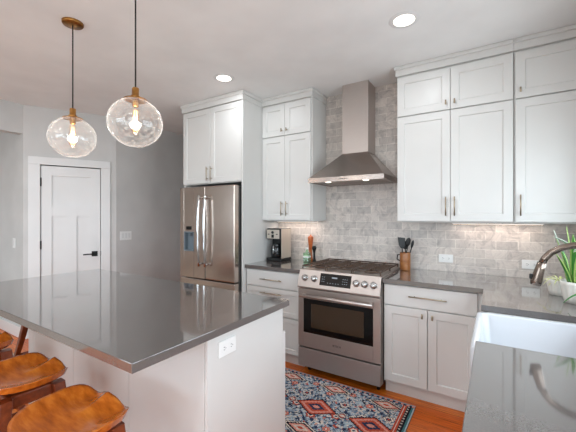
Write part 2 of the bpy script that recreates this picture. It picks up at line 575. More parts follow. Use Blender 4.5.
# baseboards
b = MB(PW)
b.box(0.0, 0.044, 0.0, 0.13, 0.0, 0.014, 0.003); b.box(0.905, L, 0, 0.13, 0, 0.014, 0.003)
struct(b.build('baseboard_pantry', M['trim']))
b = MB(); b.box(-2.729, -2.715, -0.84, 2.38, 0, 0.13, 0.003)
struct(b.build('baseboard_hall', M['trim']))
b = MB(); b.box(-5.99, -3.17, -1.735, -1.721, 0, 0.13, 0.003)
struct(b.build('baseboard_return', M['trim']))

# pantry door casing
b = MB(PW)
b.box(0.046, DS0 - 0.008, 0, DZ + 0.008, 0.0, 0.020, 0.003)
b.box(DS1 + 0.008, 0.902, 0, DZ + 0.008, 0.0, 0.020, 0.003)
b.box(0.046, 0.902, DZ + 0.008, 2.165, 0.0, 0.022, 0.003)
b.box(0.150, DS0 - 0.004, 0, DZ + 0.004, -0.09, 0.008)
b.box(DS1 + 0.004, 0.808, 0, DZ + 0.004, -0.09, 0.008)
struct(b.build('trim_1', M['trim']))

# pantry door: three panels
dr = thing('door_1', '', '', tuple(PW @ Vector((DS0, 0, 0))))
del dr['label']; del dr['category']; struct(dr)
W_ = DS1 - DS0
b = MB(PW)
nf, nb, nr = 0.004, -0.034, -0.013
cells_u = [0, 0.105, W_ / 2 - 0.045, W_ / 2 + 0.045, W_ - 0.105, W_]
def dbox(u0, u1, v0, v1, n1): b.box(DS0 + u0, DS0 + u1, v0, v1, nb, n1)
dbox(0.003, 0.105, 0.006, DZ - 0.003, nf); dbox(W_ - 0.105, W_ - 0.003, 0.006, DZ - 0.003, nf)
dbox(0.105, W_ - 0.105, 1.945, DZ - 0.003, nf); dbox(0.105, W_ - 0.105, 1.445, 1.575, nf); dbox(0.105, W_ - 0.105, 0.006, 0.25, nf)
dbox(W_ / 2 - 0.05, W_ / 2 + 0.05, 0.25, 1.445, nf)
dbox(0.105, W_ - 0.105, 1.575, 1.945, nr); dbox(0.105, W_ / 2 - 0.05, 0.25, 1.445, nr); dbox(W_ / 2 + 0.05, W_ - 0.105, 0.25, 1.445, nr)
b.build('door_panel', M['trim'], dr)
b = MB(PW)
hs, hz = DS1 - 0.065, 0.965
b.box(hs - 0.033, hs + 0.033, hz - 0.033, hz + 0.033, nf, nf + 0.01, 0.002)
b.tube([(hs, hz, nf), (hs, hz, nf + 0.045)], 0.010, 10)
b.tube([(hs, hz, nf + 0.045), (hs - 0.05, hz, nf + 0.05), (hs - 0.125, hz - 0.003, nf + 0.048)], 0.008, 10)
b.build('door_handle', M['blackmetal'], dr)
for z in (1.862, 1.102, 0.25):
    b = MB(PW); b.box(DS0 - 0.010, DS0 + 0.006, z - 0.05, z + 0.05, 0.002, 0.012, 0.001)
    b.tube([(DS0 - 0.002, z - 0.052, 0.011), (DS0 - 0.002, z + 0.052, 0.011)], 0.006, 8)
    b.build('hinge', M['blackmetal'], dr)
b = MB(PW); b.box(DS1 - 0.002, DS1 + 0.006, hz - 0.03, hz + 0.03, 0.001, 0.006)
b.build('latch', M['blackmetal'], dr)

# backsplash of marble tiles (right wall of the range run and behind the hood)
b = MB()
b.box(-0.683, -0.048, -0.010, 0.0, CT + 0.001, 1.405)
b.box(-0.048, 0.803, -0.010, 0.0, 0.90, CEIL)
b.box(0.803, 2.11, -0.010, 0.0, CT + 0.001, 1.405)
bs = b.build('trim_2', M['tile']); struct(bs)

# ------------------------------------------------------------------ tall refrigerator cabinet
X0, X1 = -1.612, -0.683
c = thing('refrigerator_cabinet', 'tall white cabinet with two doors built around and above the refrigerator', 'cabinet', (X0, 0, 0))
b = MB()
b.box(X0, X0 + 0.02, -0.655, -0.003, 0.0, 2.70)
b.box(X1 - 0.02, X1, -0.675, -0.012, 0.0, 2.70, 0.001)
b.box(X0 + 0.02, X1 - 0.02, -0.655, -0.003, 1.815, 2.70)
b.build('body', M['cab'], c)
b = MB(); b.box(X0 - 0.008, X1 + 0.008, -0.690, -0.003, 2.672, CEIL - 0.001, 0.002); b.box(X0 - 0.02, X1 + 0.02, -0.70, -0.003, 2.725, CEIL - 0.0015, 0.004)
b.build('crown', M['cab'], c)
mid = (X0 + X1) / 2 - 0.015
for i, (u0, u1) in enumerate(((X0 + 0.002, mid - 0.001), (mid + 0.001, X1 - 0.022))):
    m_ = fr_south(u0, -0.656, 1.822)
    d = shaker(m_, u1 - u0, 0.845, 'door', c)
    bar_pull(m_, (u1 - u0 - 0.03) if i == 0 else 0.03, 0.105, 0.155, True, d)

# ------------------------------------------------------------------ refrigerator
FX0, FX1, FY = -1.545, -0.712, -0.775
f = thing('refrigerator', 'stainless steel french door refrigerator with water dispenser, left end of the kitchen run', 'refrigerator', ((FX0 + FX1) / 2, -0.4, 0))
b = MB(); b.box(FX0 + 0.006, FX1 - 0.006, -0.70, -0.04, 0.03, 1.765, 0.004); b.build('cabinet_body', Mat('fridge_side_grey', (92, 90, 88), 0.4, 0.6).m, f)
b = MB(); b.box(FX0 + 0.03, FX1 - 0.03, -0.69, -0.08, 0.0, 0.03); b.build('base_grille', M['dark'], f)
fm = (FX0 + FX1) / 2 - 0.01
def fridge_door(x0, x1, z0, z1, hole=None):
    b = MB()
    if hole is None:
        b.box(x0, x1, FY, -0.705, z0, z1, 0.010, 3)
    else:
        hx0, hx1, hz0, hz1 = hole
        b.box(x0, hx0, FY, -0.705, z0, z1, 0.004); b.box(hx1, x1, FY, -0.705, z0, z1, 0.004)
        b.box(hx0, hx1, FY, -0.705, z0, hz0); b.box(hx0, hx1, FY, -0.705, hz1, z1)
        b.box(hx0, hx1, -0.72, -0.705, hz0, hz1)
    return b.build('door', M['steel_v'], f)
hole = (-1.478, -1.315, 1.055, 1.275)
dl = fridge_door(FX0, fm - 0.003, 0.762, 1.775, hole)
drr = fridge_door(fm + 0.003, FX1, 0.762, 1.775)
b = MB(); hx0, hx1, hz0, hz1 = hole
b.box(hx0, hx1, FY - 0.002, -0.721, hz0, hz0 + 0.012); b.box(hx0, hx0 + 0.008, FY - 0.002, -0.721, hz0, hz1); b.box(hx1 - 0.008, hx1, FY - 0.002, -0.721, hz0, hz1)
b.box(hx0, hx1, -0.728, -0.721, hz0, hz1); b.box(hx0, hx1, FY - 0.002, -0.721, hz1 - 0.012, hz1)
b.tube([((hx0 + hx1) / 2, -0.75, hz1 - 0.012), ((hx0 + hx1) / 2, -0.75, hz1 - 0.05)], 0.012, 10)
b.box((hx0 + hx1) / 2 - 0.02, (hx0 + hx1) / 2 + 0.02, -0.735, -0.728, hz0 + 0.06, hz0 + 0.14, 0.002)
b.build('water_dispenser', M['dispgrey'], dl)
b = MB(); b.box(-1.44, -1.352, FY - 0.004, FY + 0.002, 1.296, 1.336, 0.004); b.build('control_display', M['display'], dl)
for i, (xx, dd) in enumerate(((fm - 0.047, dl), (fm + 0.047, drr))):
    b = MB()
    zs = [0.905 + (1.675 - 0.905) * k / 14 for k in range(15)]
    b.tube([(xx, FY - 0.045 - 0.018 * math.sin(PI * k / 14), z) for k, z in enumerate(zs)], 0.013, 12)
    for z in (0.93, 1.65): b.tube([(xx, FY, z), (xx, FY - 0.05, z)], 0.011, 10)
    b.build('handle', M['chrome'], dd)
b = MB(); b.box(FX0, FX1, FY, -0.705, 0.08, 0.750, 0.010, 3)
fd = b.build('freezer_drawer', M['steel_v'], f)
b = MB(); b.tube([(FX0 + 0.08 + (FX1 - FX0 - 0.16) * k / 14, FY - 0.045 - 0.015 * math.sin(PI * k / 14), 0.66) for k in range(15)], 0.013, 12)
for xx in (FX0 + 0.11, FX1 - 0.11): b.tube([(xx, FY, 0.66), (xx, FY - 0.05, 0.66)], 0.011, 10)
b.build('handle', M['chrome'], fd)

# ------------------------------------------------------------------ upper cabinets
def upper(name, label, x0, x1, splits, handles, el=0.0, er=0.0):
    c = thing(name, label, 'cabinet', (x0, 0, 1.4), 'white wall cabinets')
    b = MB(); b.box(x0, x1, -0.325, -0.011, 1.402, 2.70, 0.001); b.box(x0 + 0.02, x1 - 0.02, -0.29, -0.03, 1.396, 1.402)
    b.build('body', M['cab'], c)
    b = MB(); b.box(x0 - el * .5, x1 + er * .5, -0.352, -0.012, 2.682, CEIL - 0.001, 0.002)
    b.box(x0 - el, x1 + er, -0.366, -0.012, 2.735, CEIL - 0.0015, 0.004)
    b.build('crown', M['cab'], c)
    for i, (u0, u1) in enumerate(zip(splits, splits[1:])):
        side = handles[i]
        for (z0, z1, low) in ((1.406, 2.318, True), (2.324, 2.668, False)):
            m_ = fr_south(u0, -0.326, z0)
            d = shaker(m_, u1 - u0, z1 - z0, 'door', c)
            u = 0.032 if side == 'L' else (u1 - u0 - 0.032)
            if low: bar_pull(m_, u, 0.125, 0.155, True, d)
            else: knob(m_, u, 0.055, d)
    return c
upper('wall_cabinet', 'white wall cabinet left of the range hood, above the coffee maker', -0.680, -0.048, [-0.681, -0.3785, -0.062], ['R', 'L'], er=0.02)
upper('wall_cabinet', 'white two-door wall cabinet just right of the range hood', 0.803, 1.655, [0.806, 1.230, 1.653], ['R', 'L'], el=0.02)
upper('wall_cabinet', 'white wall cabinet in the right corner, cut by the photo edge', 1.657, 2.108, [1.664, 2.104], ['L'])

# under-cabinet light bars with their lamps
for (x0, x1, lab, pw) in ((-0.64, -0.10, 'slim light bar under the cabinet above the coffee maker', 1.0), (1.22, 1.86, 'slim light bar under the cabinets right of the hood', 1.2)):
    u = thing('under_cabinet_light', lab, 'light', ((x0 + x1) / 2, -0.10, 1.39))
    b = MB(); b.box(x0, x1, -0.125, -0.075, 1.384, 1.3955, 0.002); b.build('housing', M['plate'], u)
    b = MB(); b.box(x0 + 0.01, x1 - 0.01, -0.118, -0.082, 1.3825, 1.384); b.build('diffuser', M['ledstrip'], u)
    l_ = area('under_cabinet_lamp', ((x0 + x1) / 2, -0.10, 1.380), (0, 0, 0), x1 - x0 - 0.04, 0.04, pw, (1.0, 0.86, 0.78))

# ------------------------------------------------------------------ base cabinets, wall run
def base_body(c, x0, x1, yf=-0.61):
    b = MB(); b.box(x0, x1, yf, -0.012, 0.105, CT - TH - 0.001); b.build('body', M['cab'], c)
    b = MB(); b.box(x0, x1, yf + 0.05, -0.012, 0.0, 0.105); b.build('toe_kick', M['cab'], c)
c = thing('base_cabinet', 'white three-drawer base cabinet between refrigerator and range', 'cabinet', (-0.35, -0.3, 0))
base_body(c, -0.681, -0.012)
for (z0, z1, hz_) in ((0.735, 0.900, 0.08), (0.463, 0.729, 0.215), (0.115, 0.457, 0.29)):
    m_ = fr_south(-0.672, -0.611, z0)
    d = shaker(m_, 0.650, z1 - z0, 'drawer', c, rail=0.045) if z1 - z0 > 0.2 else slab(m_, 0.650, z1 - z0, 'drawer', c)
    bar_pull(m_, 0.325, hz_, 0.26, False, d)
c = thing('base_cabinet', 'white base cabinet right of the range with one drawer over two doors', 'cabinet', (1.1, -0.3, 0))
base_body(c, 0.767, 1.445)
m_ = fr_south(0.774, -0.611, 0.737); d = slab(m_, 0.660, 0.164, 'drawer', c); bar_pull(m_, 0.33, 0.088, 0.27, False, d)
for i, (u0, u1) in enumerate(((0.774, 1.102), (1.104, 1.434))):
    m_ = fr_south(u0, -0.611, 0.120); d = shaker(m_, u1 - u0, 0.611, 'door', c)
    knob(m_, (u1 - u0 - 0.035) if i == 0 else 0.035, 0.565, d)

# right-hand run facing -x
c = thing('sink_base_cabinet', 'white base cabinets under the right-hand counter around the sink', 'cabinet', (1.8, -1.8, 0))
b = MB()
b.box(1.497, 2.105, -1.142, -0.012, 0.105, CT - TH - 0.001)
b.box(1.497, 2.105, -1.760, -1.143, 0.105, 0.655)
b.box(1.497, 2.105, -2.99, -1.761, 0.105, CT - TH - 0.001)
b.box(1.446, 1.497, -0.62, -0.611, 0.105, CT - TH - 0.001)
b.build('body', M['cab'], c)
b = MB(); b.box(1.55, 2.105, -2.98, -0.012, 0.0, 0.105); b.build('toe_kick', M['cab'], c)
m_ = fr_west(1.496, -0.66, 0.115); shaker(m_, 0.47, 0.785, 'door', c)
for y0 in (-1.145, -1.452):
    m_ = fr_west(1.496, y0, 0.115); d = shaker(m_, 0.303, 0.53, 'door', c)
for y0 in (-1.767, -2.377):
    m_ = fr_west(1.496, y0, 0.115); d = shaker(m_, 0.603, 0.785, 'door', c)

# counters
b = MB(); b.prism([(-0.6815, -0.0115), (-0.6815, -0.653), (-0.010, -0.653), (-0.010, -0.0115)], CT - TH, CT, 0.002)
tag(b.build('countertop', M['quartz']), 'short grey quartz countertop under the coffee maker', 'countertop')
b = MB(); b.prism([(0.766, -0.0115), (0.766, -0.653), (1.469, -0.653), (1.469, -1.136), (1.925, -1.136), (1.925, -1.768), (1.469, -1.768), (1.469, -3.0), (2.108, -3.0), (2.108, -0.0115)], CT - TH, CT, 0.002)
tag(b.build('countertop', M['quartz']), 'L-shaped grey quartz countertop around the white sink', 'countertop')

# farmhouse sink
s = thing('farmhouse_sink', 'white apron-front farmhouse sink set into the right counter', 'sink', (1.7, -1.45, 0.66))
b = MB()
tmp = bmesh.new()
def sloop(x0, x1, y0, y1, z, r, n=6):
    vs_ = []
    for cx_, cy_, a0 in ((x1 - r, y1 - r, 0), (x0 + r, y1 - r, PI / 2), (x0 + r, y0 + r, PI), (x1 - r, y0 + r, 1.5 * PI)):
        for k in range(n + 1):
            a = a0 + PI / 2 * k / n
            vs_.append(tmp.verts.new((cx_ + r * math.cos(a), cy_ + r * math.sin(a), z)))
    return vs_
ox0, ox1, oy0, oy1 = 1.448, 1.950, -1.759, -1.1435
LZ = [(ox0 + .01, ox1 - .01, oy0 + .01, oy1 - .01, 0.665, .03), (ox0, ox1, oy0, oy1, 0.68, .03), (ox0, ox1, oy0, oy1, CT - 0.044, .03),
      (ox0 + .006, ox1 - .006, oy0 + .006, oy1 - .006, CT - 0.0375, .03), (ox0 + .022, ox1 - .012, oy0 + .012, oy1 - .012, CT - 0.0375, .03),
      (ox0 + .030, ox1 - .018, oy0 + .018, oy1 - .018, CT - 0.046, .035), (ox0 + .036, ox1 - .025, oy0 + .025, oy1 - .025, 0.735, .045), (ox0 + .07, ox1 - .06, oy0 + .06, oy1 - .06, 0.712, .05)]
loops = [sloop(*a) for a in LZ]
for P_, Q_ in zip(loops, loops[1:]):
    for k in range(len(P_)):
        fa = tmp.faces.new([P_[k], P_[(k + 1) % len(P_)], Q_[(k + 1) % len(P_)], Q_[k]]); fa.smooth = True
tmp.faces.new(loops[0][::-1]); tmp.faces.new(loops[-1])
b.merge(tmp); b.build('basin', M['porcelain'], s)
b = MB(); b.lathe([(0, 0.7135), (0.03, 0.7135), (0.042, 0.7150), (0.045, 0.7125)], (1.70, -1.45, 0), 24); b.build('drain', M['chrome'], s)

# faucet
FYc = -1.40
fx = thing('kitchen_faucet', 'curved brushed steel gooseneck faucet behind the sink', 'faucet', (2.02, FYc, CT))
b = MB(); b.lathe([(0, CT + 0.0005), (0.028, CT + 0.0005), (0.028, CT + 0.008), (0.02, CT + 0.03), (0.018, CT + 0.13), (0.013, CT + 0.15)], (2.02, FYc, 0), 20)
path = [(2.02, FYc, CT + 0.14), (2.02, FYc, CT + 0.25)]
ctrl = [(2.02, 1.195), (2.014, 1.245), (1.992, 1.288), (1.955, 1.316), (1.910, 1.326), (1.865, 1.326), (1.825, 1.320), (1.785, 1.307), (1.752, 1.286), (1.730, 1.258), (1.718, 1.230)]
path += [(x, FYc, z) for x, z in ctrl]
b.tube(path, 0.0150, 14); b.build('spout', M['faucet'], fx)
b = MB(); b.tube([(1.719, FYc, 1.236), (1.712, FYc, 1.210), (1.698, FYc, 1.150), (1.694, FYc, 1.132)], [0.0175, 0.019, 0.023, 0.021], 14)
sh = b.build('spray_head', M['faucet'], fx)
b = MB(); b.box(1.672, 1.684, FYc - 0.010, FYc + 0.010, 1.158, 1.182, 0.003); b.build('button', M['dark'], sh)
b = MB(); b.tube([(2.02, FYc, CT + 0.09), (2.02, FYc - 0.03, CT + 0.09), (2.025, FYc - 0.06, CT + 0.12)], 0.008, 10); b.build('lever', M['chrome'], fx)

# ------------------------------------------------------------------ range
RX0, RX1 = 0.002, 0.762
r = thing('gas_range', 'stainless steel slide-in gas range with black oven window', 'range', ((RX0 + RX1) / 2, -0.35, 0))
b = MB(); b.box(RX0 + 0.004, RX1 - 0.004, -0.655, -0.03, 0.075, 0.905); b.build('body', M['dark'], r)
for xx in (RX0 + 0.05, RX1 - 0.05):
    for yy in (-0.58, -0.1):
        b = MB(); b.tube([(xx, yy, 0.0), (xx, yy, 0.075)], 0.015, 10); b.build('foot', M['dark'], r)
for xx in (RX0, RX1 - 0.004):
    b = MB(); b.box(xx, xx + 0.004, -0.672, -0.62, 0.078, 0.93); b.build('side_trim', M['steel'], r)
b = MB(); b.box(RX0 - 0.004, RX1 + 0.004, -0.665, -0.013, 0.9455, 0.958, 0.003); b.box(RX0 + 0.006, RX1 - 0.006, -0.655, -0.03, 0.906, 0.946)
ck = b.build('cooktop', M['steel'], r)
# slanted control panel
PZ0, PZ1, PY0, PY1 = 0.800, 0.958, -0.716, -0.668
b = MB()
for (za, zb) in ((PZ0, PZ1),):
    pts = [(-0.655, za), (PY0, za), (PY0 - 0.002, za + 0.012), (PY1, zb), (-0.655, zb)]
    A_ = [b._v((RX0, y, z)) for y, z in pts]; B_ = [b._v((RX1, y, z)) for y, z in pts]
    b._fv(A_); b._fv(B_[::-1])
    for k in range(len(pts)): b._fv([A_[k], A_[(k + 1) % len(pts)], B_[(k + 1) % len(pts)], B_[k]])
cp = b.build('control_panel', M['steel'], r)
dv = Vector((0, PY1 - (PY0 - 0.002), PZ1 - (PZ0 + 0.012))).normalized()     # up along the slant
nv = Vector((0, -dv.z, dv.y))
CPM = Matrix(((1, 0, 0, 0), (0, dv.y, nv.y, PY0 - 0.002), (0, dv.z, nv.z, PZ0 + 0.012), (0, 0, 0, 1)))
b = MB(CPM); b.box(0.222, 0.512, 0.030, 0.136, 0.0002, 0.003, 0.001); ds = b.build('display', M['display'], cp)
b = MB(CPM)
for (u, v) in [(0.245, 0.105), (0.262, 0.105), (0.245, 0.085), (0.262, 0.085), (0.245, 0.065), (0.262, 0.065), (0.44, 0.1), (0.458, 0.1), (0.476, 0.1), (0.44, 0.08), (0.458, 0.08), (0.476, 0.08), (0.44, 0.06), (0.458, 0.06), (0.476, 0.06), (0.30, 0.055), (0.325, 0.055), (0.35, 0.055), (0.375, 0.055), (0.40, 0.055)]:
    b = MB(CPM); b.box(u - 0.004, u + 0.004, v - 0.0022, v + 0.0022, 0.0031, 0.0035); b.build('key', M['led'], cp)
b = MB(CPM); b.box(0.335, 0.385, 0.098, 0.110, 0.0031, 0.0035); b.build('clock', M['led'], cp)
for u in (0.070, 0.165, 0.560, 0.632, 0.706):
    b = MB(CPM @ Matrix.Translation((u, 0.080, 0)))
    b.lathe([(0, 0.0005), (0.030, 0.0005), (0.030, 0.006), (0.026, 0.008), (0.023, 0.030), (0.020, 0.034), (0, 0.034)], (0, 0, 0), 24)
    b.box(-0.004, 0.004, -0.018, 0.018, 0.034, 0.040, 0.001)
    b.build('knob', M['chrome'], cp)
# oven door
b = MB(); yd0, yd1 = -0.700, -0.657
b.box(RX0, 0.056, yd0, yd1, 0.262, 0.790, 0.003); b.box(0.703, RX1, yd0, yd1, 0.262, 0.790, 0.003)
b.box(0.056, 0.703, yd0, yd1, 0.262, 0.392, 0.002); b.box(0.056, 0.703, yd0, yd1, 0.700, 0.790, 0.002)
od = b.build('oven_door', M['steel'], r)
b = MB(); b.box(0.056, 0.703, -0.698, -0.690, 0.392, 0.700)
b.build('window_border', M['display'], od)
b = MB(); b.box(0.135, 0.625, -0.6995, -0.6979, 0.445, 0.660)
b.build('window_glass', M['ovenglass'], od)
b = MB(); b.tube([(0.045, -0.752, 0.735), (0.714, -0.752, 0.735)], 0.015, 14)
for xx in (0.07, 0.69): b.box(xx - 0.012, xx + 0.012, -0.750, -0.699, 0.722, 0.748, 0.003)
b.build('oven_handle', M['steel'], od)
b = MB(); b.box(RX0, RX1, -0.700, -0.657, 0.080, 0.248, 0.003); b.build('warming_drawer', M['steel'], r)
tc_ = bpy.data.curves.new('logo', 'FONT'); tc_.body = 'BOSCH'; tc_.size = 0.024; tc_.extrude = 0.0004; tc_.align_x = 'CENTER'
to = bpy.data.objects.new('logo', tc_); col.objects.link(to)
bpy.context.view_layer.update()
me = bpy.data.meshes.new_from_object(to.evaluated_get(bpy.context.evaluated_depsgraph_get()))
bpy.data.objects.remove(to)
me.transform(Matrix.Translation((0.385, -0.7008, 0.318)) @ Matrix.Rotation(PI / 2, 4, 'X'))
me.transform(Matrix.Translation(-world_off(od)))
me.materials.append(M['letter'])
lo = bpy.data.objects.new('logo', me); col.objects.link(lo); lo.parent = od
# burners and grates
for (bx_, by_, rr) in ((0.13, -0.50, 0.045), (0.13, -0.19, 0.038), (0.377, -0.345, 0.055), (0.625, -0.50, 0.05), (0.625, -0.19, 0.038)):
    b = MB(); b.lathe([(rr + 0.012, 0.9582), (rr + 0.010, 0.966), (rr, 0.968), (rr, 0.974), (rr - 0.006, 0.978), (0, 0.978)], (bx_, by_, 0), 24)
    b.build('burner', M['iron'], ck)
for gi, (gx0, gx1) in enumerate(((0.006, 0.248), (0.256, 0.498), (0.506, 0.748))):
    b = MB(); zt0, zt1 = 0.980, 0.992; w = 0.0045
    gy0, gy1 = -0.630, -0.060
    for yy in (gy0, gy1, (gy0 + gy1) / 2): b.box(gx0, gx1, yy - w, yy + w, zt0, zt1, 0.002)
    for xx in (gx0 + w, gx1 - w): b.box(xx - w, xx + w, gy0, gy1, zt0, zt1, 0.002)
    cx_ = (gx0 + gx1) / 2
    b.box(cx_ - w, cx_ + w, gy0, gy1, zt0, zt1 + 0.002, 0.002)
    for yy in (-0.50, -0.19, -0.42, -0.27): b.box(gx0, gx1, yy - w * .8, yy + w * .8, zt0, zt1 + 0.002, 0.002)
    for xx in (gx0 + w, gx1 - w):
        for yy in (gy0, gy1, (gy0 + gy1) / 2): b.box(xx - w, xx + w, yy - w, yy + w, 0.9582, zt0)
    b.build('grate', M['iron'], ck)

# ------------------------------------------------------------------ range hood
h = thing('range_hood', 'stainless steel chimney range hood above the gas range', 'range hood', (0.364, -0.25, 1.775))
b = MB()
hx0, hx1, hy = -0.006, 0.734, -0.50
z0, z1, z2 = 1.775, 1.818, 2.074
cx0, cx1, cy0 = 0.240, 0.506, -0.232
def rect(x0, x1, y0, y1, z): return [b._v((x0, y0, z)), b._v((x1, y0, z)), b._v((x1, y1, z)), b._v((x0, y1, z))]
R0 = rect(hx0, hx1, hy, -0.0115, z0); R1 = rect(hx0, hx1, hy, -0.0115, z1)
R1b = rect(hx0 + .004, hx1 - .004, hy + .004, -0.0115, z1 + .001); R2 = rect(cx0, cx1, cy0, -0.0115, z2)
for P_, Q_ in ((R0, R1), (R1, R1b), (R1b, R2)):
    for k in range(4): b._fv([P_[k], P_[(k + 1) % 4], Q_[(k + 1) % 4], Q_[k]])
b._fv(R2)
# underside rim and recess
R0i = rect(hx0 + .03, hx1 - .03, hy + .03, -0.04, z0); R0j = rect(hx0 + .03, hx1 - .03, hy + .03, -0.04, z0 + .02)
for P_, Q_ in ((R0, R0i), (R0i, R0j)):
    for k in range(4): b._fv([P_[k], P_[(k + 1) % 4], Q_[(k + 1) % 4], Q_[k]])
b._fv(R0j)
b.build('canopy', M['steel_h'], h)
b = MB()
for k in range(2):
    xa = hx0 + 0.035 + k * 0.338
    b.box(xa, xa + 0.33, hy + 0.06, -0.05, z0 + 0.004, z0 + 0.010)
    for j in range(14): b.box(xa + 0.012 + j * 0.022, xa + 0.022 + j * 0.022, hy + 0.07, -0.06, z0 + 0.001, z0 + 0.004)
b.build('filter', M['steel'], h)
b = MB(); b.box(cx0, cx1, cy0, -0.0115, z2, CEIL - 0.001, 0.0015)
b.build('chimney', M['steel'], h)
for xx in (0.19, 0.56):
    b = MB(); b.lathe([(0, z0 - 0.0015), (0.026, z0 - 0.0015), (0.030, z0 + 0.0005)], (xx, hy + 0.045, 0), 20); b.build('lamp', M['lampdisc'], h)
b = MB()
for k in range(4): b.lathe([(0, 0), (0.005, 0), (0.005, 0.003), (0, 0.003)], axis=Matrix.Translation((0.33 + k * 0.022, hy, z0 + 0.021)) @ Matrix.Rotation(PI / 2, 4, 'X'), seg=10)
b.build('button_row', M['dark'], h)

# ------------------------------------------------------------------ island
isl = thing('kitchen_island', 'white kitchen island base with flat panels under the big countertop', 'island', (-0.48, -1.95, 0))
IX0, IX1, IY0, IY1 = -1.43, 0.460, -2.270, -1.665
b = MB(); b.box(IX0 + 0.02, IX1 - 0.018, IY0 + 0.012, IY1, 0.10, CT - TH - 0.001); b.build('body', M['cab'], isl)
b = MB(); b.box(IX0 + 0.02, IX1 - 0.02, IY0 + 0.02, IY1 - 0.06, 0.0, 0.10); b.build('toe_kick', M['cab'], isl)
b = MB(); b.box(IX1 - 0.018, IX1, IY0 + 0.001, IY1 + 0.006, 0.0, CT - TH - 0.001, 0.002); b.build('end_panel', M['cab'], isl)
b = MB(); b.box(IX0, IX0 + 0.018, IY0, IY1 + 0.02, 0.0, CT - TH - 0.001, 0.001); b.build('end_panel', M['cab'], isl)
xs = [IX0 + 0.02, -1.335, -0.745, -0.135, IX1 - 0.019]
for x0, x1 in zip(xs, xs[1:]):
    b = MB(); b.box(x0 + 0.0015, x1 - 0.0015, IY0, IY0 + 0.012, 0.0, CT - TH - 0.001, 0.0015); b.build('back_panel', M['cab'], isl)
n = 3; wd = (IX1 - 0.0 - IX0 - 0.02) / n
for k in range(n):
    xr = IX1 - k * wd
    m_ = fr_north(xr, IY1, 0.765); d = slab(m_, wd, 0.14, 'drawer', isl, t=0.006 if k == 0 else 0.02)
    m_ = fr_north(xr, IY1 + (0.008 if k == 0 else 0), 0.11); d = shaker(m_, wd, 0.645, 'door', isl, t=0.028 if k == 0 else 0.02)
b = MB(); b.prism([(-1.690, -2.640), (0.484, -2.640), (0.484, -1.623), (-1.690, -1.623)], CT - TH, CT, 0.002)
tag(b.build('island_countertop', M['quartz']), 'large glossy grey quartz island countertop in the foreground', 'countertop')

# ------------------------------------------------------------------ outlets and switches
def outlet(mtx, label, vertical=False, w=0.118, hgt=0.073):
    o = thing('electrical_outlet', label, 'outlet', tuple(mtx @ Vector((0, 0, 0))))
    b = MB(mtx); b.box(-w / 2, w / 2, -hgt / 2, hgt / 2, 0.0003, 0.006, 0.002); b.build('cover_plate', M['plate'], o)
    for sx in (-1, 1):
        b = MB(mtx); b.box(sx * 0.024 - 0.016, sx * 0.024 + 0.016, -0.017, 0.017, 0.006, 0.0075, 0.001)
        s_ = b.build('socket', M['plate'], o)
        b = MB(mtx)
        for dy in (-0.006, 0.006): b.box(sx * 0.024 - 0.005, sx * 0.024 + 0.004, dy - 0.0012, dy + 0.0012, 0.0074, 0.0079)
        b.lathe([(0, 0.0079), (0.0025, 0.0079)], (sx * 0.024 + 0.009, 0, 0), 8)
        b.build('slots', M['slot'], s_)
    return o
outlet(fr_south(1.158, -0.0105, 1.065), 'white outlet on the marble backsplash right of the utensil crock')
outlet(fr_south(1.782, -0.0105, 1.058), 'white outlet on the marble backsplash behind the faucet')
outlet(fr_east(IX1 + 0.0002, -2.145, 0.832), 'white outlet on the white end panel of the island')
def switch(mtx, label, gangs):
    w = 0.072 + 0.046 * (gangs - 1)
    o = thing('light_switch', label, 'switch', tuple(mtx @ Vector((0, 0, 0))))
    b = MB(mtx); b.box(-w / 2, w / 2, -0.059, 0.059, 0.0003, 0.006, 0.002); b.build('cover_plate', M['plate'], o)
    for k in range(gangs):
        u = (k - (gangs - 1) / 2) * 0.046
        b = MB(mtx); b.box(u - 0.016, u + 0.016, -0.033, 0.033, 0.006, 0.0095, 0.001); b.build('rocker', M['trim'], o)
switch(fr_east(-2.7298, -0.718, 1.184), 'white triple light switch on the wall right of the pantry door', 3)
switch(fr_south(-3.43, -1.7202, 1.121), 'white single light switch in the opening left of the pantry door', 1)

# ------------------------------------------------------------------ ceiling lights
for (x, y, lab) in ((1.022, -1.035, 'round recessed ceiling light nearest the right-hand cabinets'), (-0.642, -1.002, 'round recessed ceiling light in front of the refrigerator cabinets')):
    o = thing('recessed_light', lab, 'light', (x, y, CEIL), 'recessed ceiling lights')
    b = MB(); b.lathe([(0.068, CEIL - 0.004), (0.088, CEIL - 0.007), (0.100, CEIL - 0.0005)], (x, y, 0), 32); b.build('trim_ring', M['trim'], o)
    b = MB(); b.lathe([(0, CEIL - 0.0035), (0.070, CEIL - 0.0035), (0.070, CEIL - 0.0008)], (x, y, 0), 32); b.build('diffuser', M['lampdisc'], o)
    area('recessed_lamp', (x, y, CEIL - 0.012), (0, 0, 0), 0.10, 0, 8, (0.90, 0.95, 1.0), shape='DISK')

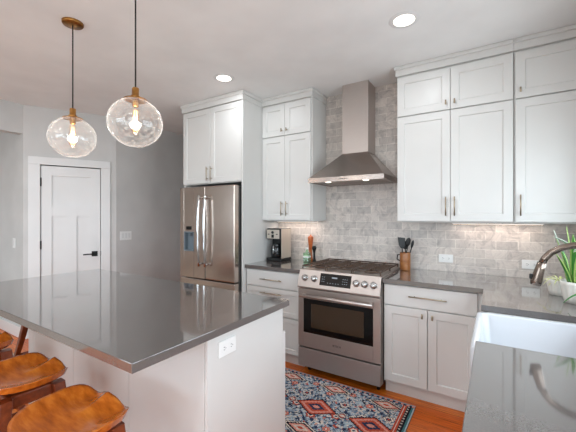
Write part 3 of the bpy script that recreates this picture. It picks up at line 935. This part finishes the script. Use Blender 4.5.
for (x, y, lab) in ((0.95, -3.55, 'added recessed fill light, unseen behind the camera on the window side'), (-0.75, -3.75, 'added unseen recessed fill light behind the row of stools'), (0.9, -5.5, 'added unseen recessed fill light over the far living area'), (-1.9, -5.5, 'added unseen recessed fill light over the dining side'), (-2.15, -3.1, 'added unseen recessed fill light left of the island')):
    o = thing('recessed_light', lab, 'light', (x, y, CEIL), 'recessed ceiling lights')  # fill lamps out of view, added to brighten the room
    b = MB(); b.lathe([(0.068, CEIL - 0.004), (0.088, CEIL - 0.007), (0.100, CEIL - 0.0005)], (x, y, 0), 32); b.build('trim_ring', M['trim'], o)
    b = MB(); b.lathe([(0, CEIL - 0.0035), (0.070, CEIL - 0.0035), (0.070, CEIL - 0.0008)], (x, y, 0), 32); b.build('diffuser', M['lampdisc'], o)
    area('recessed_lamp', (x, y, CEIL - 0.012), (0, 0, 0), 0.10, 0, 19, (0.90, 0.95, 1.0), shape='DISK')

# ------------------------------------------------------------------ pendants
def pendant(x, y, z, label):
    R = 0.139
    o = thing('pendant_lamp', label, 'lamp', (x, y, CEIL), 'glass globe pendants over the island')
    b = MB(); b.lathe([(0, CEIL - 0.022), (0.012, CEIL - 0.022), (0.060, CEIL - 0.018), (0.064, CEIL - 0.012), (0.064, CEIL - 0.0005)], (x, y, 0), 36)
    b.build('canopy', M['brass'], o)
    b = MB(); b.tube([(x, y, CEIL - 0.02), (x, y, z + R + 0.05)], 0.0042, 8); b.build('cord', M['cord'], o)
    b = MB(); b.lathe([(0, z + R + 0.058), (0.017, z + R + 0.056), (0.019, z + R + 0.05), (0.019, z + R + 0.014), (0.025, z + R + 0.010), (0.025, z + R - 0.002), (0.012, z + R - 0.004)], (x, y, 0), 28)
    b.lathe([(0.025, z + R + 0.0005), (0.060, z + R - 0.008), (0.063, z + R - 0.013), (0.058, z + R - 0.011), (0.02, z + R - 0.004)], (x, y, 0), 36)
    b.lathe([(0.018, z + R - 0.002), (0.018, z + R - 0.045), (0.014, z + R - 0.05), (0, z + R - 0.05)], (x, y, 0), 20)
    b.build('socket_cap', M['brass'], o)
    b = MB()
    prof = []
    t0 = 0.40
    for k in range(28):
        t = t0 + (PI - t0) * k / 27
        prof.append((max(R * 1.03 * math.sin(t), 0), z + R * 0.97 * math.cos(t)))
    prof[-1] = (0, prof[-1][1])
    b.lathe(prof, (x, y, 0), 48); b.build('glass_globe', M['globe'], o)
    b = MB(); zb = z + R - 0.05
    b.lathe([(0.014, zb), (0.022, zb - 0.015), (0.024, zb - 0.04), (0.024, zb - 0.13), (0.018, zb - 0.15), (0.006, zb - 0.158), (0, zb - 0.158)], (x, y, 0), 24)
    bl = b.build('bulb', M['bulbglass'], o)
    b = MB()
    for (za, zb2) in ((zb - 0.02, zb - 0.070), (zb - 0.085, zb - 0.135)):
        for k in range(6):
            a = k * PI / 3
            b.tube([(x + 0.006 * math.cos(a), y + 0.006 * math.sin(a), za), (x + 0.010 * math.cos(a), y + 0.010 * math.sin(a), zb2)], 0.0016, 6)
    b.build('filament', M['filament'], bl)
    d = bpy.data.lights.new('pendant_bulb', 'POINT'); d.energy = 4; d.color = (1, 0.9, 0.8); d.shadow_soft_size = 0.03
    lo_ = bpy.data.objects.new('pendant_bulb', d); col.objects.link(lo_); lo_.location = (x, y, zb - 0.08)
pendant(-0.885, -2.21, 1.985, 'clear glass globe pendant on black cord, the left and farther of the pair')
pendant(-0.160, -2.215, 1.972, 'clear glass globe pendant on black cord, the right and nearer of the pair')

# ------------------------------------------------------------------ rug
RXa, RXb, RYa, RYb = -0.60, 1.030, -1.480, -0.690
NX, NY = 362, 176
gx = np.linspace(RXa, RXb, NX + 1); gy = np.linspace(RYa, RYb, NY + 1)
X_, Y_ = np.meshgrid(gx, gy)
rng = np.random.default_rng(3)
Zt = 0.009 + 0.0008 * rng.standard_normal(X_.shape)
top = np.stack([X_, Y_, Zt], -1).reshape(-1, 3)
edge_idx = ([i for i in range(NX + 1)] + [j * (NX + 1) + NX for j in range(1, NY + 1)] + [NY * (NX + 1) + i for i in range(NX - 1, -1, -1)] + [j * (NX + 1) for j in range(NY - 1, 0, -1)])
skirt = top[edge_idx].copy(); skirt[:, 2] = 0.0005
verts = np.vstack([top, skirt])
faces = []
for j in range(NY):
    r0 = j * (NX + 1); r1 = r0 + NX + 1
    for i in range(NX): faces.append((r0 + i, r0 + i + 1, r1 + i + 1, r1 + i))
nt = len(top); ne = len(edge_idx)
for k in range(ne): faces.append((edge_idx[k], nt + k, nt + (k + 1) % ne, edge_idx[(k + 1) % ne]))
me = bpy.data.meshes.new('rug'); me.from_pydata([tuple(v) for v in verts], [], faces); me.update()
# woven pattern: colour per face
fxc = (gx[:-1] + gx[1:]) / 2; fyc = (gy[:-1] + gy[1:]) / 2
FX, FYg = np.meshgrid(fxc, fyc)
u = RXb - FX; v = RYb - FYg                    # distance from the right end / far edge
H = RYb - RYa; Wd = RXb - RXa
de = np.minimum(np.minimum(u, Wd - u), np.minimum(v, H - v))
navy, blue, pale, cream, red, pink, teal, char = [np.array(lin(c_)) for c_ in ((44, 54, 78), (104, 122, 142), (164, 176, 184), (220, 206, 192), (182, 78, 58), (208, 138, 122), (66, 110, 112), (34, 32, 40))]
C = np.zeros(FX.shape + (3,)); C[:] = blue
def put(mask, c_): C[mask] = c_
# filigree
def vnoise(sc, seed):
    rg = np.random.default_rng(seed); g = rg.random((int(H * sc) + 4, int(Wd * sc) + 4))
    a = v * sc; b_ = u * sc; i = a.astype(int); j = b_.astype(int); fa = a - i; fb = b_ - j
    fa = fa * fa * (3 - 2 * fa); fb = fb * fb * (3 - 2 * fb)
    return (g[i, j] * (1 - fa) * (1 - fb) + g[i + 1, j] * fa * (1 - fb) + g[i, j + 1] * (1 - fa) * fb + g[i + 1, j + 1] * fa * fb)
n1 = vnoise(58, 1); n2 = vnoise(80, 2); n3 = vnoise(44, 5)
put(n1 > 0.66, pale); put(n1 < 0.30, navy); put((n2 > 0.70), cream * 0.85); put(n3 > 0.86, red); put((n3 < 0.10), char)
put(np.abs(n1 - 0.52) < 0.022, cream)
# curling vines
w1 = np.sin(u * 46 + 2.2 * np.sin(v * 33)); w2 = np.sin(v * 52 + 2.2 * np.sin(u * 29))
put(np.abs(w1 * w2) < 0.045, pale)
put((w1 * w2 > 0.86), navy)
# rosettes on a staggered lattice
def rosette(cu, cv, r, a, b_, c_):
    d = np.hypot((u - cu) * 0.9, v - cv); th = np.arctan2(v - cv, u - cu); rr = r * (1 + 0.16 * np.cos(6 * th))
    put(d < rr * 1.35, navy); put(d < rr * 1.15, a); put(d < rr * 0.72, b_); put(d < rr * 0.36, c_)
for i in range(0, 15):
    for j in range(0, 5):
        cu = 0.13 + i * 0.165; cv = 0.11 + j * 0.165 + (0.08 if i % 2 else 0)
        k = (i * 3 + j) % 3
        rosette(cu, cv, 0.026 if k else 0.022, (pink, cream, red)[k], (red, navy, cream)[k], (cream, red, navy)[k])
# lozenges: red-orange in the middle line, cream-edged along the long edges
def lozenge(cu, cv, a, b_, cols, step=0.022):
    d = np.abs(u - cu) / a + np.abs(v - cv) / b_
    st = np.floor((u - cu) / step) * step   # stepped outline
    d2 = np.abs(st + step / 2) / a + np.abs(v - cv) / b_
    d = 0.5 * d + 0.5 * d2
    lim = [1.0, 0.90, 0.78, 0.60, 0.40, 0.2]
    for l_, c_ in zip(lim, cols): put(d < l_, c_)
for k in range(7):
    cu = 0.215 + k * 0.42
    lozenge(cu, 0.34 + 0.07, 0.175, 0.115, [char, red, pink * 1.0, red, navy, pink])
    lozenge(cu - 0.02 + 0.0, 0.105, 0.16, 0.075, [char, cream, char, pink, cream * 0.8, red])
    lozenge(cu - 0.02, H - 0.105, 0.16, 0.075, [char, cream, char, pink, cream * 0.8, red])
    lozenge(cu + 0.21, 0.34 + 0.07, 0.045, 0.05, [char, cream, navy, red, cream, navy])
noise_f = 0.82 + 0.36 * rng.random(FX.shape)
# borders (red guard, dark dotted stripe, teal outer stripe) at the ends, thin ones along the long edges
dend = np.minimum(u, Wd - u); dlong = np.minimum(v, H - v)
put(dend < 0.085, red); put((dend < 0.072) & (dend > 0.066), cream); put(dend < 0.054, char)
put((dend < 0.048) & (dend > 0.034) & (np.sin(v * 190) > 0.2), cream * 0.7); put(dend < 0.024, teal); put(dend < 0.008, pale)
put(dlong < 0.036, navy); put((dlong < 0.030) & (np.sin(u * 150) > 0.1), pink); put(dlong < 0.012, pale * 0.8)
C = np.clip(C * noise_f[..., None], 0, 1)
at = me.color_attributes.new('weave', 'FLOAT_COLOR', 'CORNER')
nf = NX * NY
fc = np.ones((len(faces), 4)); fc[:nf, :3] = C.reshape(-1, 3); fc[nf:, :3] = teal
at.data.foreach_set('color', np.repeat(fc, 4, axis=0).ravel())
mr = Mat('woven_rug', (120, 120, 120), 0.95, spec=0.1)
va = mr.n('ShaderNodeVertexColor', layer_name='weave'); mr.color(va.outputs['Color'])
mr.bump(mr.noise(mr.coords(), 400, 2), 0.3, 0.002)
me.materials.append(mr.m)
rug = bpy.data.objects.new('rug', me); col.objects.link(rug)
tag(rug, 'red, cream and blue patterned runner rug in front of the range', 'rug')

def plain_rug(x0, x1, y0, y1, label):
    b = MB(); b.box(x0, x1, y0, y1, 0.0005, 0.010, 0.003)
    return tag(b.build('added_area_rug', M['beige_rug'], None), label, 'rug')
br_ = Mat('beige_wool', (196, 184, 170), 0.95, spec=0.1)
br_.color(br_.ramp(br_.noise(br_.coords(), 120, 3), [(0.3, (184, 171, 156)), (0.7, (206, 195, 182))]))
M['beige_rug'] = br_.m  # for the beige rugs added to weaken orange bounce from the floor
plain_rug(-5.7, -2.25, -5.5, -1.95, 'plain beige area rug added on the dining side beyond the island to cut floor bounce')
plain_rug(-1.6, 1.9, -6.6, -4.0, 'plain beige rug added unseen in the living area behind the camera to cut floor bounce')

# ------------------------------------------------------------------ counter-top things
# coffee maker
cm = thing('coffee_maker', 'black and chrome drip coffee maker on the left counter', 'coffee maker', (-0.557, -0.19, CT))
z = CT + 0.001
b = MB(); b.box(-0.655, -0.459, -0.30, -0.078, z, z + 0.035, 0.006); b.build('base', M['dark'], cm)
b = MB(); b.box(-0.652, -0.463, -0.190, -0.080, z + 0.034, z + 0.365, 0.008); b.build('water_tank', M['dark'], cm)
b = MB(); b.box(-0.652, -0.463, -0.298, -0.189, z + 0.245, z + 0.365, 0.008); b.build('brew_head', M['dark'], cm)
b = MB(); b.box(-0.648, -0.480, -0.3005, -0.2975, z + 0.252, z + 0.352, 0.001); b.box(-0.4632, -0.4605, -0.285, -0.085, z + 0.03, z + 0.36, 0.001)
b.build('metal_panel', Mat('coffee_panel_metal', (206, 196, 184), 0.3, 0.7).m, cm)
b = MB(); b.lathe([(0, 0), (0.016, 0), (0.016, 0.008), (0, 0.008)], axis=Matrix.Translation((-0.568, -0.300, z + 0.322)) @ Matrix.Rotation(PI / 2, 4, 'X'), seg=20)
b.build('control_dial', M['dark'], cm)
b = MB(); b.box(-0.585, -0.551, -0.303, -0.3007, z + 0.262, z + 0.298, 0.001); b.build('clock_display', M['dark'], cm)
for xx in (-0.622, -0.512):
    b = MB(); b.box(xx - 0.01, xx + 0.01, -0.3025, -0.3007, z + 0.296, z + 0.306); b.build('button', M['dark'], cm)
b = MB(); b.lathe([(0, z + 0.038), (0.050, z + 0.038), (0.060, z + 0.06), (0.062, z + 0.12), (0.050, z + 0.165), (0.044, z + 0.185), (0.046, z + 0.19), (0, z + 0.19)], (-0.560, -0.245, 0), 28)
cf = b.build('carafe', M['carafe'], cm)
b = MB(); b.tube([(-0.545, -0.295, z + 0.175), (-0.540, -0.325, z + 0.17), (-0.540, -0.33, z + 0.10), (-0.545, -0.30, z + 0.075)], 0.007, 10)
b.build('handle', M['chrome'], cf)

# pepper mill, green glass bottles, black mill
def lathe_thing(name, label, cat, prof, x, y, mat, group=None):
    b = MB(); b.lathe([(r_, CT + 0.001 + z_) for r_, z_ in prof], (x, y, 0), 24)
    o = b.build(name, mat); o['label'] = label; o['category'] = cat
    if group: o['group'] = group
    return o
lathe_thing('pepper_mill', 'tall orange-brown wooden pepper mill left of the range', 'pepper mill',
            [(0, 0), (0.026, 0), (0.027, 0.02), (0.019, 0.06), (0.017, 0.10), (0.021, 0.17), (0.028, 0.22), (0.031, 0.255), (0.031, 0.272), (0.018, 0.282), (0.008, 0.287), (0.009, 0.296), (0, 0.30)], -0.208, -0.075, M['mill'])
bt = thing('glass_jar', 'squat green glass oil bottle in front of the wooden pepper mill', 'jar', (-0.215, -0.145, CT))
b = MB(); b.box(-0.25, -0.18, -0.178, -0.112, CT + 0.001, CT + 0.105, 0.012, 3); b.lathe([(0.022, CT + 0.104), (0.014, CT + 0.12), (0.013, CT + 0.14)], (-0.215, -0.145, 0), 20); b.build('glass_body', M['greenglass'], bt)
b = MB(); b.lathe([(0, CT + 0.157), (0.015, CT + 0.157), (0.016, CT + 0.139), (0, CT + 0.139)], (-0.215, -0.145, 0), 20); b.build('cap', M['plate'], bt)
b = MB(); b.box(-0.2515, -0.1785, -0.1795, -0.111, CT + 0.045, CT + 0.072, 0.012, 3); b.build('band', M['plate'], bt)
lathe_thing('salt_mill', 'small dark turned mill beside the green glass bottle', 'mill',
            [(0, 0), (0.018, 0), (0.019, 0.01), (0.012, 0.05), (0.011, 0.10), (0.015, 0.125), (0.024, 0.145), (0.026, 0.16), (0.020, 0.175), (0, 0.18)], -0.130, -0.135, M['blackmetal'])

# crock and utensils
CX, CY = 0.826, -0.125
cr = thing('utensil_crock', 'round brown wooden crock holding black utensils right of the range', 'crock', (CX, CY, CT))
b = MB(); b.lathe([(0, CT + 0.001), (0.046, CT + 0.001), (0.048, CT + 0.01), (0.048, CT + 0.16), (0.046, CT + 0.166), (0.042, CT + 0.164), (0.041, CT + 0.02), (0, CT + 0.018)], (CX, CY, 0), 32)
b.build('pot', M['crock'], cr)
b = MB(); b.tube([(CX - 0.045, CY - 0.01, CT + 0.145), (CX - 0.066, CY - 0.015, CT + 0.14), (CX - 0.070, CY - 0.015, CT + 0.10), (CX - 0.046, CY - 0.01, CT + 0.085)], 0.006, 8)
b.build('side_handle', M['blackmetal'], cr)
def utensil(name, label, p0, p1, head):
    o = thing(name, label, 'utensil', p0, 'black cooking utensils in the wooden crock')
    b = MB(); b.tube([p0, p1], 0.0048, 8); b.build('shaft', M['dark'], o)
    d = (Vector(p1) - Vector(p0)).normalized()
    side = Vector((0.845, 0.535, 0)); side = (side - d * side.dot(d)).normalized(); nn = d.cross(side)
    mt = Matrix(((side.x, d.x, nn.x, p1[0]), (side.y, d.y, nn.y, p1[1]), (side.z, d.z, nn.z, p1[2]), (0, 0, 0, 1)))
    b = MB(mt)
    if head == 'spatula':
        pts = [(-0.012, -0.01), (0.012, -0.01), (0.030, 0.02), (0.034, 0.085), (-0.034, 0.095), (-0.028, 0.02)]
        tmp = bmesh.new(); a_ = [tmp.verts.new((x_, y_, -0.003)) for x_, y_ in pts]; c_ = [tmp.verts.new((x_, y_, 0.003)) for x_, y_ in pts]
        tmp.faces.new(a_[::-1]); tmp.faces.new(c_)
        for k in range(6): tmp.faces.new([a_[k], a_[(k + 1) % 6], c_[(k + 1) % 6], c_[k]])
        b.merge(tmp)
    else:
        w_ = {'spoon': 0.024, 'ladle': 0.030, 'thin': 0.013}[head]
        tmp = bmesh.new(); bmesh.ops.create_uvsphere(tmp, u_segments=16, v_segments=10, radius=1.0)
        for v_ in tmp.verts:
            v_.co = Vector((v_.co.x * w_, v_.co.y * 0.040 + 0.03, v_.co.z * (0.006) + (0.008 * (v_.co.x ** 2) if head != 'thin' else 0)))
        for f_ in tmp.faces: f_.smooth = True
        b.merge(tmp)
    b.build('head', M['dark'], o)
zt = CT + 0.06
utensil('spatula', 'black slotted turner leaning left in the wooden crock', (CX - 0.016, CY - 0.010, zt), (CX - 0.026, CY - 0.012, CT + 0.215), 'spatula')
utensil('cooking_spoon', 'upright black spoon, tallest utensil in the crock', (CX - 0.008, CY + 0.012, zt), (CX + 0.022, CY + 0.012, CT + 0.235), 'spoon')
utensil('cooking_spoon', 'black spoon leaning farthest right in the crock', (CX + 0.020, CY + 0.004, zt), (CX + 0.056, CY + 0.004, CT + 0.215), 'thin')
utensil('ladle', 'black ladle behind the slotted turner in the crock', (CX + 0.005, CY + 0.020, zt), (CX - 0.005, CY + 0.028, CT + 0.20), 'ladle')

# potted plants
def blade(b, base, direction, length, width, bend, curl_out=0.0, n=9, fold=0.25):
    """one leaf: a folded, tapering strip with thickness, carrying an across coordinate"""
    d = Vector(direction).normalized(); out = Vector((d.x, d.y, 0))
    out = out.normalized() if out.length > 1e-3 else Vector((1, 0, 0))
    side = out.cross(Vector((0, 0, 1))).normalized()
    p = Vector(base); t = d.copy(); rows = []
    for i in range(n + 1):
        s_ = i / n
        w_ = width * (math.sin(PI * min(1, 0.18 + 0.82 * s_)) ** 0.8 if s_ < 1 else 0.02) * (0.75 + 0.25 * (1 - s_))
        w_ = max(w_, width * 0.03)
        nn = side.cross(t).normalized()
        rows.append([(p + side * (w_ * a_) + nn * (-abs(a_) * w_ * fold * -1)) for a_ in (-1, -0.5, 0, 0.5, 1)])
        p = p + t * (length / n)
        t = (t + (out * 0.5 + Vector((0, 0, -1))) * bend / n).normalized()
    vs_ = [[b._v(q) for q in rw] for rw in rows]
    for rw in vs_:
        for v_, a_ in zip(rw, (-1, -0.5, 0, 0.5, 1)): v_[b.lay] = a_
    for A_, B_ in zip(vs_, vs_[1:]):
        for k in range(4):
            f_ = b._fv([A_[k], A_[k + 1], B_[k + 1], B_[k]])
            if f_: f_.smooth = True

def leaves(parent, mat, specs):
    for sp in specs:
        b = MB(); b.lay = b.bm.verts.layers.float.new('across')
        blade(b, *sp)
        o = b.build('leaf', mat, parent, fix=False)
        md = o.modifiers.new('thickness', 'SOLIDIFY'); md.thickness = 0.002; md.offset = 0

def fluted_pot(x, y, r, hgt, label, flutes=12):
    o = thing('potted_plant', label, 'plant', (x, y, CT), 'potted plants on the window counter')
    b = MB(); seg = 72
    def ring(rr, z_, amp):
        return [b._v((x + (rr + amp * abs(math.sin(flutes * k * PI / seg))) * math.cos(2 * PI * k / seg), y + (rr + amp * abs(math.sin(flutes * k * PI / seg))) * math.sin(2 * PI * k / seg), z_)) for k in range(seg)]
    R_ = [ring(r * 0.72, CT + 0.001, r * 0.04), ring(r * 0.80, CT + hgt * 0.3, r * 0.07), ring(r * 0.93, CT + hgt * 0.85, r * 0.07), ring(r * 0.97, CT + hgt, r * 0.03), ring(r * 0.88, CT + hgt, r * 0.02), ring(r * 0.85, CT + hgt * 0.86, 0.0)]
    for P_, Q_ in zip(R_, R_[1:]):
        for k in range(seg):
            f_ = b._fv([P_[k], P_[(k + 1) % seg], Q_[(k + 1) % seg], Q_[k]])
            if f_: f_.smooth = True
    b._fv(R_[0][::-1])
    b.build('pot', M['white_pot'], o)
    b = MB(); b.lathe([(0, CT + hgt * 0.88), (r * 0.84, CT + hgt * 0.86)], (x, y, 0), 24); b.build('soil', M['soil'], o)
    return o
p1 = fluted_pot(1.885, -0.590, 0.066, 0.098, 'airy cream and green spider plant in a small white pot behind the faucet')
sp = []
rg = random.Random(5)
for k in range(22):
    a = rg.uniform(0, 2 * PI); e = rg.uniform(0.5, 1.5)
    sp.append(((1.885 + 0.012 * math.cos(a), -0.590 + 0.012 * math.sin(a), CT + 0.084), (math.cos(a), math.sin(a), e), rg.uniform(0.08, 0.15), 0.0045, rg.uniform(1.2, 2.6)))
leaves(p1, M['leaf_spider'], sp)
p2 = fluted_pot(1.945, -0.790, 0.082, 0.125, 'tall striped snake plant in a white fluted pot at the right edge')
base2 = Vector((1.940, -0.790, CT + 0.105))
spec2 = []
for (dx, dy, dz, ln, wd_, bd, ox, oy) in ((-0.20, 0.05, 1, 0.27, 0.024, 0.10, -0.03, 0.0), (-0.05, -0.1, 1, 0.30, 0.026, 0.05, -0.01, -0.025), (0.12, 0.1, 1, 0.32, 0.026, 0.0, 0.02, 0.02), (0.05, 0.2, 1, 0.25, 0.022, 0.1, 0.0, 0.035), (-0.12, 0.2, 1, 0.22, 0.02, 0.1, -0.03, 0.03), (0.2, -0.15, 1, 0.26, 0.022, 0.1, 0.03, -0.02), (-0.30, -0.12, 1, 0.20, 0.020, 0.25, -0.03, -0.02), (0.02, -0.22, 1, 0.28, 0.027, 0.12, 0.0, -0.04), (-0.1, 0.02, 1, 0.34, 0.025, 0.0, -0.012, 0.0)):
    spec2.append((tuple(base2 + Vector((ox, oy, 0))), (dx, dy, dz), ln, wd_, bd))
leaves(p2, M['leaf_snake'], spec2)
leaves(p2, M['leaf_pale'], [(tuple(base2 + Vector((-0.02, 0.02, 0.12))), (-0.50, 0.02, 0.85), 0.215, 0.011, -0.35),
                            (tuple(base2 + Vector((0.0, 0.0, 0.14))), (-0.28, -0.1, 0.9), 0.19, 0.032, 0.9),
                            (tuple(base2 + Vector((0.0, -0.03, 0.16))), (0.1, -0.4, 0.9), 0.18, 0.030, 0.9)])
p3 = fluted_pot(2.000, -0.975, 0.060, 0.085, 'dark green drooping leafy plant in a small white pot nearest the sink', 8)
leaves(p3, M['leaf_dark'], [((1.99, -0.975, CT + 0.07), (math.cos(a), math.sin(a), 0.9), ln, 0.013, 2.6) for a, ln in ((2.6, 0.15), (3.3, 0.17), (3.9, 0.13), (4.6, 0.14), (1.8, 0.12), (0.6, 0.09), (5.5, 0.10))])

# ------------------------------------------------------------------ stools
def seat_mesh(mtx):
    b = MB(mtx)
    NT, NR = 72, 16
    def outline(t):
        c_, s_ = math.cos(t), math.sin(t)
        # superellipse; front (+y) squarer, back round
        n_ = 3.6 if s_ > 0 else 2.1
        a_, bb = 0.208, (0.150 if s_ > 0 else 0.195)
        return (abs(c_ / a_) ** n_ + abs(s_ / bb) ** n_) ** (-1 / n_)
    def height(x, y, q):
        h_ = 0.030 * q ** 3.0
        fr = max(0, min(1, (y + 0.02) / 0.15)); fr = fr * fr * (3 - 2 * fr)
        h_ -= fr * 0.024 * math.exp(-((abs(x) - 0.100) / 0.050) ** 2)
        h_ += fr * 0.010 * math.exp(-(x / 0.022) ** 2)
        h_ += fr * 0.004 * (abs(x) / 0.2) ** 4
        return h_
    def notch(x, y):     # pommel reaches in a little at the front edge
        return y - 0.012 * math.exp(-(x / 0.03) ** 2) * max(0, y / 0.15) if y > 0 else y
    tops = []; bots = []
    for i in range(1, NR + 1):
        q = i / NR
        rt = []; rb = []
        for k in range(NT):
            t = 2 * PI * k / NT; R_ = outline(t) * q
            x, y = R_ * math.cos(t), R_ * math.sin(t); y2 = notch(x, y)
            h_ = height(x, y, q)
            if i == NR: h_ -= 0.004
            rt.append(b._v((x, y2, h_)))
            thick = 0.030 + 0.012 * (1 - q)
            rb.append(b._v((x * (1 - 0.07 * q), y2 * (1 - 0.07 * q), h_ - thick)))
        tops.append(rt); bots.append(rb)
    ct = b._v((0, 0, 0)); cb_ = b._v((0, 0, -0.042))
    for rings, cc in ((tops, ct), (bots, cb_)):
        for k in range(NT):
            f_ = b._fv([cc, rings[0][k], rings[0][(k + 1) % NT]]); f_.smooth = True
        for A_, B_ in zip(rings, rings[1:]):
            for k in range(NT):
                f_ = b._fv([A_[k], B_[k], B_[(k + 1) % NT], A_[(k + 1) % NT]]); f_.smooth = True
    for k in range(NT):
        f_ = b._fv([tops[-1][k], bots[-1][k], bots[-1][(k + 1) % NT], tops[-1][(k + 1) % NT]]); f_.smooth = False
    return b
SH = 0.666
def make_stool(x, y, rz, label):
    o = thing('bar_stool', label, 'stool', (x, y, 0), 'wooden saddle-seat stools at the island')
    rot = Matrix.Translation((x, y, 0)) @ Matrix.Rotation(rz, 4, 'Z')
    seat_mesh(rot @ Matrix.Translation((0, 0, SH))).build('seat', M['seatwood'], o)
    b = MB(rot); b.lathe([(0, SH - 0.041), (0.075, SH - 0.041), (0.08, SH - 0.043), (0.08, SH - 0.049), (0, SH - 0.049)], (0, 0, 0), 24); b.build('swivel_plate', M['blackmetal'], o)
    b = MB(rot); b.box(-0.10, 0.10, -0.10, 0.10, SH - 0.112, SH - 0.0495, 0.010, 3); b.build('apron', M['legwood'], o)
    for sx in (-1, 1):
        for sy in (-1, 1):
            b = MB(rot); tmp = bmesh.new(); secs = []
            for k in range(9):
                t = k / 8; zz = (SH - 0.052) * (1 - t) + 0.0005
                oo = 0.106 + 0.110 * t ** 1.25; w_ = 0.026 - 0.010 * t
                cx_, cy_ = sx * oo, sy * oo
                secs.append([tmp.verts.new((cx_ + a_ * w_, cy_ + c_ * w_, zz)) for a_, c_ in ((-1, -1), (1, -1), (1, 1), (-1, 1))])
            for A_, B_ in zip(secs, secs[1:]):
                for k in range(4): tmp.faces.new([A_[k], A_[(k + 1) % 4], B_[(k + 1) % 4], B_[k]])
            tmp.faces.new(secs[0]); tmp.faces.new(secs[-1][::-1])
            bmesh.ops.recalc_face_normals(tmp, faces=tmp.faces[:])
            bmesh.ops.bevel(tmp, geom=[e_ for e_ in tmp.edges if abs((e_.verts[0].co - e_.verts[1].co).z) > 0.02], offset=0.006, segments=2, affect='EDGES', profile=0.5)
            b.merge(tmp); b.build('leg', M['legwood'], o)
    for (za, oo) in ((0.22, 0.106 + 0.110 * 0.59),):
        for k, (p_, q_) in enumerate((((-oo, -oo), (oo, -oo)), ((oo, -oo), (oo, oo)), ((oo, oo), (-oo, oo)), ((-oo, oo), (-oo, -oo)))):
            b = MB(rot); b.tube([(p_[0], p_[1], za), (q_[0], q_[1], za)], 0.011, 10); b.build('stretcher', M['blackmetal'] if k == 2 else M['legwood'], o)
    return o
st = make_stool(0.140, -2.668, 0.0, 'wooden saddle-seat bar stool nearest the camera at the island')
for (x, y, lab) in ((-0.445, -2.632, 'wooden saddle-seat bar stool in the middle of the row'), (-1.15, -2.628, 'wooden saddle-seat bar stool at the left photo edge, only its seat corner showing'),
                    (-1.86, -1.98, 'wooden stool tucked under the far left end of the island, one dark leg showing')):
    c = copy_tree(st); c.location = (x, y, 0); c['label'] = lab
